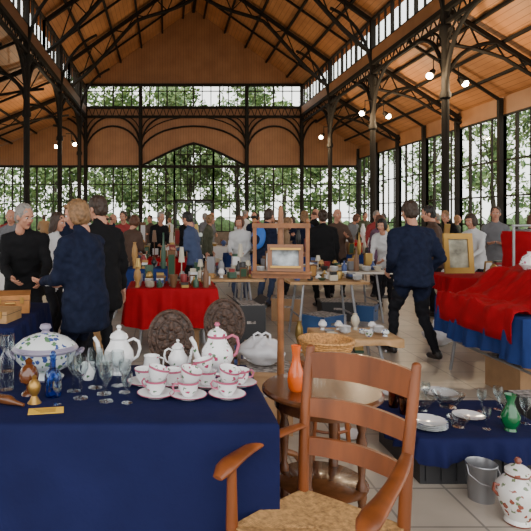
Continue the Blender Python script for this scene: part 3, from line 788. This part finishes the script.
b.ell((0,0,.178),(.016,.016,.02),0,12,8)
b.obj('blue_glass_bottle',BLUEG,loc=(-.49,2.45,TT))
b=MB(); b.lathe([(0,0),(.03,0),(.034,.01),(.034,.12),(.028,.15),(.012,.18),(.012,.24),(.016,.245),(0,.246)],n=20)
b.obj('glass_carafe',CLEARG,loc=(-.72,2.54,TT))
b=MB(); b.lathe([(0,0),(.035,0),(.03,.01),(.012,.02),(.012,.04),(.04,.06),(.045,.09),(.032,.12),(.014,.135),(.018,.15),(0,.165)],n=20)
b.obj('amber_oil_lamp',mat('amber_dark_glass',(.12,.035,.01),.08,coat=.6),loc=(-.60,2.47,TT))
b=MB()
b.tube([(-.07,0,.02),(-.02,0,.022),(.03,0,.022),(.06,0,.016),(.1,0,.012)],[.012,.02,.02,.01,.007],10)
b.obj('wooden_pipe',DWOOD,loc=(-.67,2.34,TT-.001),rz=-25)
b=MB(); b.box((0,0,.001),(.14,.07,.002)); 
for k in range(4): b.box((-.005+.004*k,.02-.013*k,.0024),(.09-.01*k,.003,.0006),1)
b.obj('yellow_price_card',[YELLOWP,mat('ink',(.1,.04,.02),.8)],loc=(-.48,2.26,TT),rz=10)
b=MB(); b.lathe([(0,0),(.05,0),(.09,.025),(.093,.03),(.088,.03),(.045,.008),(0,.007)],n=30)
b.obj('glass_dish',CLEARG,loc=(-.86,2.42,TT))
b=MB(); b.lathe([(0,0),(.04,0),(.045,.1),(.03,.12),(.032,.13),(0,.14)],n=20)
b.obj('preserve_jar',CLEARG,loc=(-.83,2.64,TT))
b=MB(); b.lathe([(0,0),(.03,0),(.022,.01),(.012,.03),(.024,.05),(.028,.07),(.02,.09),(.008,.1),(.012,.11),(0,.12)],n=18)
b.obj('brass_bell',GOLD,loc=(-.55,2.36,TT))
clutter(-1.5,-.95,2.25,2.8,TZ,77,.14,hmax=.9)

# ------------------------------------------------------------ low display lower right
e=empty('low_crate_with_blue_cloth',(1.88,3.56,0))
b=MB(); b.box((0,0,.13),(.8,.62,.26))
for i in range(9): b.box((-.36+i*.09,-.315,.13),(.02,.012,.22))
b.box((0,-.315,.245),(.82,.02,.03)); b.obj('crate',BLACKP,parent=e)
cloth_mesh(-.42,.42,-.34,.34,.27,.13,.02,8,4).obj('cloth',BLUE,parent=e,ang=70)
CZ=.2785
b=MB(); b.lathe([(0,0),(.035,0),(.03,.015),(.05,.05),(.055,.09),(.03,.14),(.02,.17),(.035,.215),(.032,.215),(.015,.17),(0,.13)],n=24)
b.obj('green_glass_vase',GREEN,loc=(2.06,3.34,CZ))
b=MB(); b.lathe([(0,0),(.05,0),(.045,.012),(.06,.03),(.09,.07),(.095,.085),(.09,.085),(.055,.035),(0,.02)],n=28)
gb=b.obj('glass_bowl',CLEARG,loc=(1.68,3.70,CZ))
inst('glass_bowl',gb,(1.90,3.76,CZ),0,1.1); inst('glass_bowl',gb,(1.78,3.40,CZ),0,.7)
b=MB()
for q in range(4): b.lathe([(0,.01*q),(.06,.01*q),(.105,.01*q+.016),(.108,.01*q+.019),(.1,.01*q+.018),(.055,.01*q+.007),(0,.01*q+.007)],n=30,mis=[0,0,1,1,0,0])
b.obj('stack_of_plates',[PORC,PORCB],loc=(1.59,3.38,CZ))
b=MB(); b.lathe([(0,0),(.06,0),(.125,.018),(.128,.022),(.12,.021),(.055,.007),(0,.007)],n=32,mis=[0,0,1,1,0,0])
pl=b.obj('dinner_plate',[PORC,PORCBR],loc=(1.79,4.5,.0))
for x,y,s_ in [(2.12,4.5,1.2),(2.4,4.9,1.2),(1.62,4.15,1),(2.02,4.85,1),(2.35,4.3,1.1),(1.3,3.97,.9),(1.75,5.0,.9),(1.35,4.4,1)]: inst('dinner_plate',pl,(x,y,0),0,s_)
inst('dinner_plate',pl,(1.93,3.56,CZ),0,.75)
for x,y,s_ in [(2.14,3.55,.9),(2.22,3.45,.9),(2.07,3.66,.8),(1.78,3.82,.8),(2.2,3.7,.85),(1.93,3.36,.7)]: inst('wine_glass',g,(x,y,CZ),0,s_)
b=MB()
b.lathe([(0,0),(.03,0),(.032,.01),(.032,.1),(.028,.1),(.028,.01),(0,.01)],n=18)
tb=b.obj('amber_tumbler',glass('amber_glass',(.6,.3,.1),.4),loc=(1.55,3.62,CZ)); inst('amber_tumbler',tb,(1.53,3.75,CZ)); inst('amber_tumbler',tb,(1.60,3.82,CZ))
b=MB()
b.lathe([(0,0),(.06,0),(.065,.01),(.058,.03),(.085,.09),(.105,.15),(.1,.19),(.07,.225),(.055,.24),(.06,.25),(.058,.253),(0,.253)],n=36,mis=[1,1,0,0,0,0,0,0,1,1,0])
b.lathe([(.062,.254),(.06,.27),(.035,.29),(.012,.3),(.018,.315),(.01,.33),(0,.333)],n=28,mis=[0,0,0,1,1,1])
for s_ in(-1,1): b.tube([(s_*.09,0,.19),(s_*.12,0,.2),(s_*.125,0,.17),(s_*.1,0,.14)],.008,8,1)
b.obj('lidded_porcelain_jar',[PORCBR,mat('jar_trim',(.2,.05,.03),.3)],loc=(1.79,2.84,0))
b=MB(); b.lathe([(0,0),(.065,0),(.078,.19),(.082,.195),(.078,.2),(.074,.19),(.062,.01),(0,.01)],n=28)
b.tube([(-.08,0,.19),(-.085,-.03,.15),(-.05,-.08,.12),(0,-.095,.11),(.05,-.08,.12),(.085,-.03,.15),(.08,0,.19)],.004,6); b.obj('metal_bucket',METAL,loc=(1.74,3.08,0))
b=MB(); b.lathe([(0,0),(.05,0),(.055,.1),(.03,.14),(.03,.18),(0,.18)],n=20); b.obj('stoneware_bottle',mat('stoneware',(.22,.19,.15),.5,ns=10),loc=(1.97,3.02,0))
cbox('storage_box',(2.75,3.9,0),(.5,.4,.3),BLACKP,5,False)

# ------------------------------------------------------------ people
def remesh(b,vox,it=3,smooth=.5):
    me=bpy.data.meshes.new('tmp'); me.from_pydata([tuple(p) for p in b.v],[],b.f)
    o=bpy.data.objects.new('tmp',me); COL.objects.link(o)
    r=o.modifiers.new('r','REMESH'); r.mode='VOXEL'; r.voxel_size=vox
    if it: s_=o.modifiers.new('s','SMOOTH'); s_.factor=smooth; s_.iterations=it
    bpy.context.view_layer.update(); dg=bpy.context.evaluated_depsgraph_get()
    out=bpy.data.meshes.new_from_object(o.evaluated_get(dg))
    bpy.data.objects.remove(o); bpy.data.meshes.remove(me); return out
def caps(b,p0,p1,r0,r1,n=12):
    b.tube([p0,p1],[r0,r1],n); b.ell(p0,(r0,)*3,0,n,8); b.ell(p1,(r1,)*3,0,n,8)
SKIN=mat('skin',(.5,.24,.155),.5,spec=.3); LIPS=mat('lips',(.36,.11,.10),.5); EYEW=mat('eye_white',(.6,.6,.58),.2); IRIS=mat('iris',(.03,.02,.015),.2)
b=MB()
b.ell((0,-.012,.022),(.076,.096,.100),0,24,16)
b.ell((0,.022,-.03),(.06,.068,.078),0,20,14)
b.ell((0,.05,-.088),(.03,.03,.026),0,14,10)
for s_ in(-1,1):
    b.ell((s_*.078,-.008,-.006),(.01,.02,.031),0,10,8,Matrix.Rotation(.2,3,'X'))
    b.ell((s_*.036,.055,-.02),(.024,.028,.024),0,12,8)
    b.ell((s_*.028,.075,.03),(.024,.012,.009),0,10,8)
    b.ell((s_*.012,.092,-.026),(.008,.01,.007),0,8,6)
caps(b,(0,.078,.018),(0,.1,-.022),.009,.012,10)
b.ell((0,.074,-.052),(.024,.016,.014),0,12,8)
caps(b,(0,-.02,-.05),(0,-.03,-.15),.052,.055)
HEAD=remesh(b,.0055,3)
HEAD.materials.append(SKIN); HEAD.materials.append(LIPS); HEAD.name='head'
for p in HEAD.polygons:
    c=p.center; p.use_smooth=True; p.material_index=1 if (c.y>.075 and abs(c.x)<.022 and abs(c.z+.053)<.008) else 0
b=MB()
for s_ in(-1,1):
    b.ell((s_*.03,.0755,.008),(.0125,.011,.0085),0,12,8); b.ell((s_*.03,.0855,.008),(.0055,.003,.0058),1,10,6)
    b.tube([(s_*.015,.088,.027),(s_*.03,.089,.031),(s_*.045,.078,.027)],.0028,6,1)
EYES=b.mesh('eyes',[EYEW,IRIS])
def hairmesh(style):
    b=MB()
    if style=='bald':
        b.ell((0,-.03,.0),(.084,.088,.062),0,28,18)
    else:
        b.ell((0,-.027,.033),(.086,.100,.104),0,30,20)
        b.ell((0,-.05,-.02),(.074,.068,.075),0,24,16)
        if style=='bob':
            b.ell((0,-.035,-.01),(.098,.09,.105),0,24,16)
            for s_ in(-1,1): b.ell((s_*.07,.0,-.01),(.024,.05,.08),0,14,10)
            b.ell((0,.05,.088),(.06,.035,.022),0,14,10)
        if style=='long':
            b.ell((0,-.06,-.09),(.09,.05,.14),0,20,14)
            for s_ in(-1,1): b.ell((s_*.072,-.01,-.04),(.022,.045,.1),0,14,10)
        if style=='bun': b.ell((0,-.12,.05),(.045,.04,.045),0,14,10)
    me=remesh(b,.007,2)
    for v in me.vertices:
        n_=noise.noise(Vector((v.co.x*60,v.co.y*60,v.co.z*14)))*.009
        v.co+=v.normal*n_
    for p in me.polygons: p.use_smooth=True
    return me
HAIRS={}
def hair(style,m):
    k=(style,m.name)
    if k not in HAIRS:
        base=HAIRS.get(style)
        if base is None: base=hairmesh(style); HAIRS[style]=base
        me=base.copy(); me.materials.clear(); me.materials.append(m); HAIRS[k]=me
    return HAIRS[k]
b=MB()
b.ell((0,.002,-.05),(.015,.041,.052),0,16,12); caps(b,(0,0,.03),(0,0,-.02),.026,.024)
for i,(y,l) in enumerate([(.030,.070),(.010,.078),(-.011,.073),(-.030,.058)]):
    p0=Vector((0,y,-.08)); p1=Vector((-.006,y*1.08,-.088-l*.42)); p2=Vector((-.02,y*1.1,-.088-l*.75)); p3=Vector((-.036,y*1.1,-.088-l*.95))
    caps(b,p0,p1,.0098,.0092,8); caps(b,p1,p2,.009,.0082,8); caps(b,p2,p3,.0082,.007,8)
caps(b,(-.004,.026,-.022),(-.014,.055,-.055),.014,.0115,8); caps(b,(-.014,.055,-.055),(-.024,.062,-.088),.011,.0085,8)
HAND=remesh(b,.0042,2,.4); HAND.name='hand'; HAND.materials.append(SKIN)
for p in HAND.polygons: p.use_smooth=True

def ik(a,t,l1,l2,pole):
    d=t-a; D=max(.12,min(d.length,l1+l2-.004)); dn=d.normalized(); t=a+dn*D
    q=(l1*l1-l2*l2+D*D)/(2*D); h=sqrt(max(0,l1*l1-q*q)); pp=pole-dn*pole.dot(dn); pp.normalize()
    return a+dn*q+pp*h,t
def segd(p,a,b_):
    ab=b_-a; t=max(0,min(1,(p-a).dot(ab)/max(ab.dot(ab),1e-9))); return (p-a-ab*t).length
SHOE=mat('shoe_leather',(.025,.02,.018),.4)
pid=[0]
def person(name,x,y,face,top,bot,hm,style='short',h=1.72,lean=0,lh=(-.27,.06,.8),rh=(.27,.06,.8),lf=(-.1,0,0),rf=(.1,.03,0),hy=0,hp=0,coat=.14,wide=1.,vox=.024,shoe=None,skirt=False):
    pid[0]+=1; k=h/1.76; e=empty(name,(x,y,0),face,k)
    L=radians(lean)
    dist=max(sqrt(f[1]**2+(abs(f[0])-.09)**2) for f in (lf,rf))
    pz=min(.935,sqrt(max(.3,.86**2-dist**2))+.1)
    py=-.12*sin(L)
    def sp(a,bb,c): return Vector((a,py+bb*cos(L)+c*sin(L),pz+c*cos(L)-bb*sin(L)))
    b=MB(); segs=[]
    w=wide
    prof=[(-coat-.02,.165,.12),(-coat,.186,.138),(-.02,.178,.135),(.12,.158,.12),(.26,.168,.125),(.38,.182,.122),(.45,.165,.105),(.50,.11,.08),(.53,.07,.065)]
    n=20; vs=[]
    for c,rx,ry in prof:
        lean_k=sp(0,0,c) if c>0 else Vector((0,py,pz+c))
        for i in range(n):
            a=2*pi*i/n
            if c>0: p=sp(rx*w*cos(a),ry*w*sin(a),c)
            else: p=lean_k+Vector((rx*w*cos(a),ry*w*sin(a),0))
            vs.append(p)
    fs=[]
    for r in range(len(prof)-1):
        for i in range(n): fs.append((r*n+i,r*n+(i+1)%n,(r+1)*n+(i+1)%n,(r+1)*n+i))
    fs+=[list(range(n))[::-1],[(len(prof)-1)*n+i for i in range(n)]]
    b.add(vs,fs)
    segs.append((Vector((0,py,pz-coat+.02)),sp(0,0,.05),.16*w,0)); segs.append((sp(0,0,.05),sp(0,0,.44),.15*w,0))
    sh=[sp(-.165*w,0,.44),sp(.165*w,0,.44)]
    caps(b,sh[0],sp(-.05,0,.49),.062*w,.06); caps(b,sh[1],sp(.05,0,.49),.062*w,.06)
    segs.append((sh[0],sh[1],.07,0))
    nk0,nk1=sp(0,-.005,.5),sp(0,.02,.60)
    caps(b,nk0,nk1,.058,.05); segs.append((sp(0,.0,.555),nk1,.05,2))
    caps(b,sp(0,-.01,.5),sp(0,-.005,.535),.068,.064); segs.append((sp(0,-.01,.5),sp(0,-.005,.535),.068,0))
    hands=[]
    for s_,S,T in((-1,sh[0],Vector(lh)),(1,sh[1],Vector(rh))):
        E,Wp=ik(S,T,.29,.255,Vector((s_*.5,-1,-.35)))
        caps(b,S,E,.060*w,.047*w); caps(b,E,Wp,.047*w,.036); segs.append((S,E,.05,0)); segs.append((E,Wp,.04,0)); hands.append((s_,E,Wp))
    for s_,F in((-1,lf),(1,rf)):
        H_=Vector((s_*.092,py,pz-.03)); A=Vector((F[0],F[1],.085+F[2]))
        K,A2=ik(H_,A,.44,.425,Vector((s_*.08,1,0)))
        caps(b,H_,K,.09*w,.063); caps(b,K,A2,.063,.048); segs.append((H_,K,.08,1)); segs.append((K,A2,.055,1))
        heel=Vector((F[0],F[1]-.045,.042+F[2])); toe=Vector((F[0]+s_*.02,F[1]+.155,.036))
        caps(b,heel,toe,.042,.036); caps(b,A2,heel,.045,.042); segs.append((heel,toe,.045,3))
    if skirt:
        b.lathe([(0,.42),(.2,.42),(.24,.44),(.2,.75),(.165,.95),(0,.95)],(0,py,0),20); segs.append((Vector((0,py,.48)),Vector((0,py,.8)),.2,1))
    me=remesh(b,vox,2,.5)
    for v in me.vertices:
        if v.co.z>.12 and v.co.z<1.42:
            q=v.co; d=noise.noise(Vector((q.x*9+pid[0]*3,q.y*9,q.z*13)))*.018+noise.noise(Vector((q.x*22,q.y*22+pid[0],q.z*30)))*.011
            v.co+=v.normal*d
        if v.co.z<0: v.co.z=0
    for m_ in(top,bot,SKIN,shoe or SHOE): me.materials.append(m_)
    for p in me.polygons:
        c=p.center; p.use_smooth=True
        p.material_index=min(segs,key=lambda s:segd(c,s[0],s[1])-s[2])[3]
        if c.z>pz-coat-.01 and p.material_index==1 and not skirt: p.material_index=0
    o=bpy.data.objects.new('body',me); COL.objects.link(o); o.parent=e
    hc=sp(0,.035,.695); 
    he=bpy.data.objects.new('head',HEAD); COL.objects.link(he); he.parent=e; he.location=hc
    he.rotation_euler=(radians(hp)-L*.6,0,radians(hy)); he.rotation_mode='XYZ'
    for nm,me2 in(('eyes',EYES),('hair',hair(style,hm))):
        q=bpy.data.objects.new(nm,me2); COL.objects.link(q); q.parent=he
    for s_,E,Wp in hands:
        q=bpy.data.objects.new('hand_right' if s_>0 else 'hand_left',HAND); COL.objects.link(q); q.parent=e
        d=(Wp-E).normalized(); z=-d; yv=Vector((0,1,0))-z*z.y
        if yv.length<.2: yv=Vector((0,0,1))-z*z.z
        yv.normalize(); xv=yv.cross(z)
        M=Matrix((xv*s_,yv,z)).transposed().to_4x4(); M.translation=Wp+d*.012
        q.matrix_local=M
    return e

NAVY=mat('navy_jacket',(.011,.015,.034),.85,ns=20,var=.25,bump=.2,spec=.1)
BLACK=mat('black_coat',(.010,.010,.011),.85,spec=.1)
DGREY=mat('dark_trousers',(.014,.014,.017),.85,spec=.1)
GREY=mat('grey_jacket',(.13,.13,.14),.8); WHITE=mat('white_blouse',(.55,.55,.55),.8)
TAN=mat('tan_jacket',(.24,.15,.08),.8); REDJ=mat('red_jacket',(.25,.02,.02),.75); BLUEJ=mat('bright_blue_vest',(.03,.14,.5),.7); JEANS=mat('jeans',(.04,.06,.13),.8)
BROWNJ=mat('brown_jacket',(.06,.03,.018),.8); PURP=mat('mauve_top',(.13,.06,.11),.8); GRN=mat('olive_jacket',(.05,.055,.03),.8)
H_BL=mat('hair_dark_blond',(.21,.11,.045),.6,ns=40,var=.4); H_GR=mat('hair_grey',(.24,.22,.20),.6,ns=40,var=.3); H_BR=mat('hair_brown',(.035,.018,.01),.6,ns=40,var=.4)
H_BK=mat('hair_black',(.01,.008,.007),.6); H_AU=mat('hair_auburn',(.09,.03,.012),.6,ns=40,var=.3)

person('woman_in_navy_jacket',-.66,4.6,60,NAVY,DGREY,H_BL,'bob',1.70,6,(-.14,.34,1.05),(.16,.30,1.02),hy=30,hp=-12,coat=.26,wide=1.28,vox=.017)
person('man_in_black_coat',-.62,5.45,30,BLACK,DGREY,H_BR,'short',1.77,8,(-.15,.3,1.05),hy=25,hp=-10,coat=.26,wide=1.12,vox=.02)
person('man_in_navy_jacket',2.75,6.2,8,NAVY,DGREY,H_BR,'short',1.74,5,(-.22,.14,.96),(.24,.10,.93),(-.13,.22,0),(.13,-.22,.03),hp=-12,coat=.12,wide=1.26,vox=.017)
person('man_with_grey_hair',-1.42,5.66,-165,BLACK,DGREY,H_GR,'short',1.72,18,(-.16,.40,.98),(.12,.42,1.0),hy=35,hp=-4,coat=.16,wide=1.12,vox=.02)
person('woman_in_grey_cardigan',-1.42,6.9,-110,WHITE,DGREY,H_BR,'long',1.62,10,(-.1,.35,1.0),(.1,.35,1.0),hp=-5,vox=.024)
P=person
P('woman_in_black_coat',2.72,9.6,5,BLACK,BLACK,H_BR,'bun',1.68,3,coat=.4,wide=1.2)
P('woman_in_white_blouse',3.75,9.5,140,WHITE,DGREY,H_BK,'bob',1.58,22,(-.1,.42,.95),(.12,.4,.92),hp=0)
pb=P('man_with_blue_backpack',1.70,9.7,-50,NAVY,JEANS,H_BR,'short',1.72,14,(-.1,.4,1.0),(.12,.36,1.02),hp=-5)
P('woman_in_white_top',1.36,10.0,160,WHITE,JEANS,H_AU,'bob',1.6,14,(-.1,.35,1.0),(.12,.35,1.0),hp=-5)
P('shopper_in_tan_jacket',2.15,10.3,-100,TAN,DGREY,H_BL,'long',1.56,10,(-.1,.35,1.),(.12,.35,1.),hp=-10)
P('shopper_in_brown_jacket',3.35,10.9,170,BROWNJ,DGREY,H_GR,'bald',1.72,5,(-.15,.3,1.2),(.1,.2,1.0),hy=20)
P('shopper_in_mauve_top',4.05,10.7,-70,PURP,DGREY,H_AU,'long',1.6,8,hy=-20)
P('shopper_in_red_jacket',4.85,12.9,180,REDJ,DGREY,H_GR,'short',1.7,6)
P('man_in_dark_sweater',4.25,8.75,75,BROWNJ,DGREY,H_BK,'short',1.74,10,(-.1,.3,1.05),(.1,.3,1.05),hp=-8)
P('woman_in_cream_jacket',5.05,9.1,120,WHITE,DGREY,H_BR,'bob',1.62,12,(-.1,.38,.98),(.12,.36,1.0),hp=-5)
P('shopper_in_grey_jacket',5.9,10.0,150,GREY,JEANS,H_BR,'short',1.74,4,(-.1,.3,1.1),(.1,.3,1.1))
P('shopper_in_black_jacket',5.75,8.9,-150,BLACK,DGREY,H_AU,'bob',1.62,10,(-.1,.35,1.0),(.1,.35,1.0),hp=-5)
P('seller_in_red_jacket',-.85,11.9,170,REDJ,DGREY,H_BR,'short',1.7,14,(-.1,.36,1.),(.12,.36,1.),hp=-2)
P('seller_in_black_coat',-.15,12.0,200,BLACK,DGREY,H_GR,'short',1.7,18,(-.1,.36,1.),(.12,.36,1.),hp=0)
P('shopper_in_blue_sweater',.5,9.6,60,JEANS,DGREY,H_BK,'short',1.66,12,(-.1,.3,1.05),(.1,.3,1.05),hp=-15)
P('shopper_in_brown_coat',-.6,9.75,-30,BROWNJ,DGREY,H_AU,'bob',1.6,12,(-.1,.35,1.0),(.1,.35,1.0),coat=.35,hp=-15)
P('shopper_in_olive_jacket',.95,12.6,250,GRN,DGREY,H_BL,'bob',1.62,6)
P('seller_in_grey_jacket',-2.6,9.6,180,GREY,DGREY,H_GR,'bald',1.72,16,(-.1,.36,1.),(.12,.36,1.),hp=-5)
P('seller_in_navy_sweater',-1.75,9.9,220,NAVY,DGREY,H_BR,'short',1.74,8)
P('shopper_in_white_shirt',-1.5,11.2,30,WHITE,JEANS,H_BR,'short',1.66,8)
b=MB(); b.ell((0,0,0),(.15,.09,.21),0,20,14); b.ell((0,-.07,-.05),(.1,.04,.1),1,14,10)
for s_ in(-1,1): b.tube([(s_*.09,.05,.16),(s_*.11,.16,.2),(s_*.12,.27,.1),(s_*.13,.22,-.08),(s_*.1,.06,-.14)],.014,6,1)
o=b.obj('backpack',[BLUEJ,NAVY],parent=pb,loc=(0,-.13,1.22)); o.rotation_euler=(radians(-14),0,0)
rr=random.Random(5)
tops=[BLACK,NAVY,GREY,BROWNJ,REDJ,TAN,WHITE,BLACK,GRN,PURP]; hs=[H_BR,H_GR,H_BK,H_BL,H_AU]; sts=['short','bob','long','short','bald']
spots=[(-2.2,14.2),(-1.3,13.6),(-.4,16.6),(.5,13.9),(1.3,17.),(2.3,14.3),(4.1,15.4),(5.2,15.8),(6.1,14.2),(6.6,18.6),(4.9,19),(2.7,19.5),(1.0,20.5),(-.1,19.8),(-1.9,18.3),(-3.2,16.2),(-4.9,19.5),(3.7,22.5),(7.9,20.5),(8.4,16.2),(-6.3,22.5),(1.9,24),(.2,24.5),(5.9,23.5),(-2.6,22.8),(8.6,24.2),(6.7,12.9),(-3.4,12.1),(3.4,14.9),(4.6,24.8),(-5.4,25),(3.3,13.1),(-2.4,12.4),(7.4,15.2)]
for i,(x,y) in enumerate(spots):
    st=rr.random()
    P('shopper',x,y,rr.choice([20,75,110,150,180,205,240,285,320])+rr.uniform(-20,20),tops[rr.randint(0,9)],rr.choice([DGREY,JEANS,BLACK]),hs[rr.randint(0,4)],sts[rr.randint(0,4)],rr.uniform(1.5,1.8),rr.choice([2,5,12,22]),lh=(-.18,rr.uniform(.05,.4),rr.choice([.9,1.0,1.15,1.3])),rh=(.2,rr.uniform(.0,.38),rr.choice([.8,.95,1.1])),lf=(-.1,.2 if st<.4 else 0,0),rf=(.1,-.2 if st<.4 else 0.03,.0),hy=rr.uniform(-35,35),hp=rr.uniform(-12,5),coat=rr.uniform(.1,.35),wide=rr.uniform(.95,1.15),vox=.034)

# ------------------------------------------------------------ world, camera
w=bpy.data.worlds.new('overcast_sky'); SC.world=w; w.use_nodes=True
nt=w.node_tree; bg=nt.nodes['Background']
tc=nt.nodes.new('ShaderNodeTexCoord'); sx=nt.nodes.new('ShaderNodeSeparateXYZ'); nt.links.new(tc.outputs['Generated'],sx.inputs[0])
r=nt.nodes.new('ShaderNodeValToRGB'); r.color_ramp.elements[0].position=0; r.color_ramp.elements[0].color=(.97,.95,.91,1); r.color_ramp.elements[1].color=(.93,.95,1,1)
nt.links.new(sx.outputs['Z'],r.inputs[0]); nt.links.new(r.outputs[0],bg.inputs['Color']); bg.inputs['Strength'].default_value=3.3

cam=bpy.data.cameras.new('camera'); co=bpy.data.objects.new('camera',cam); COL.objects.link(co)
co.location=(0,0,1.55); co.rotation_euler=(radians(90),0,0)
cam.sensor_width=36; cam.lens=560/531*36; cam.shift_x=(265.5-165)/531; cam.shift_y=-(265.5-217)/531; cam.clip_start=.05; cam.clip_end=300
SC.camera=co
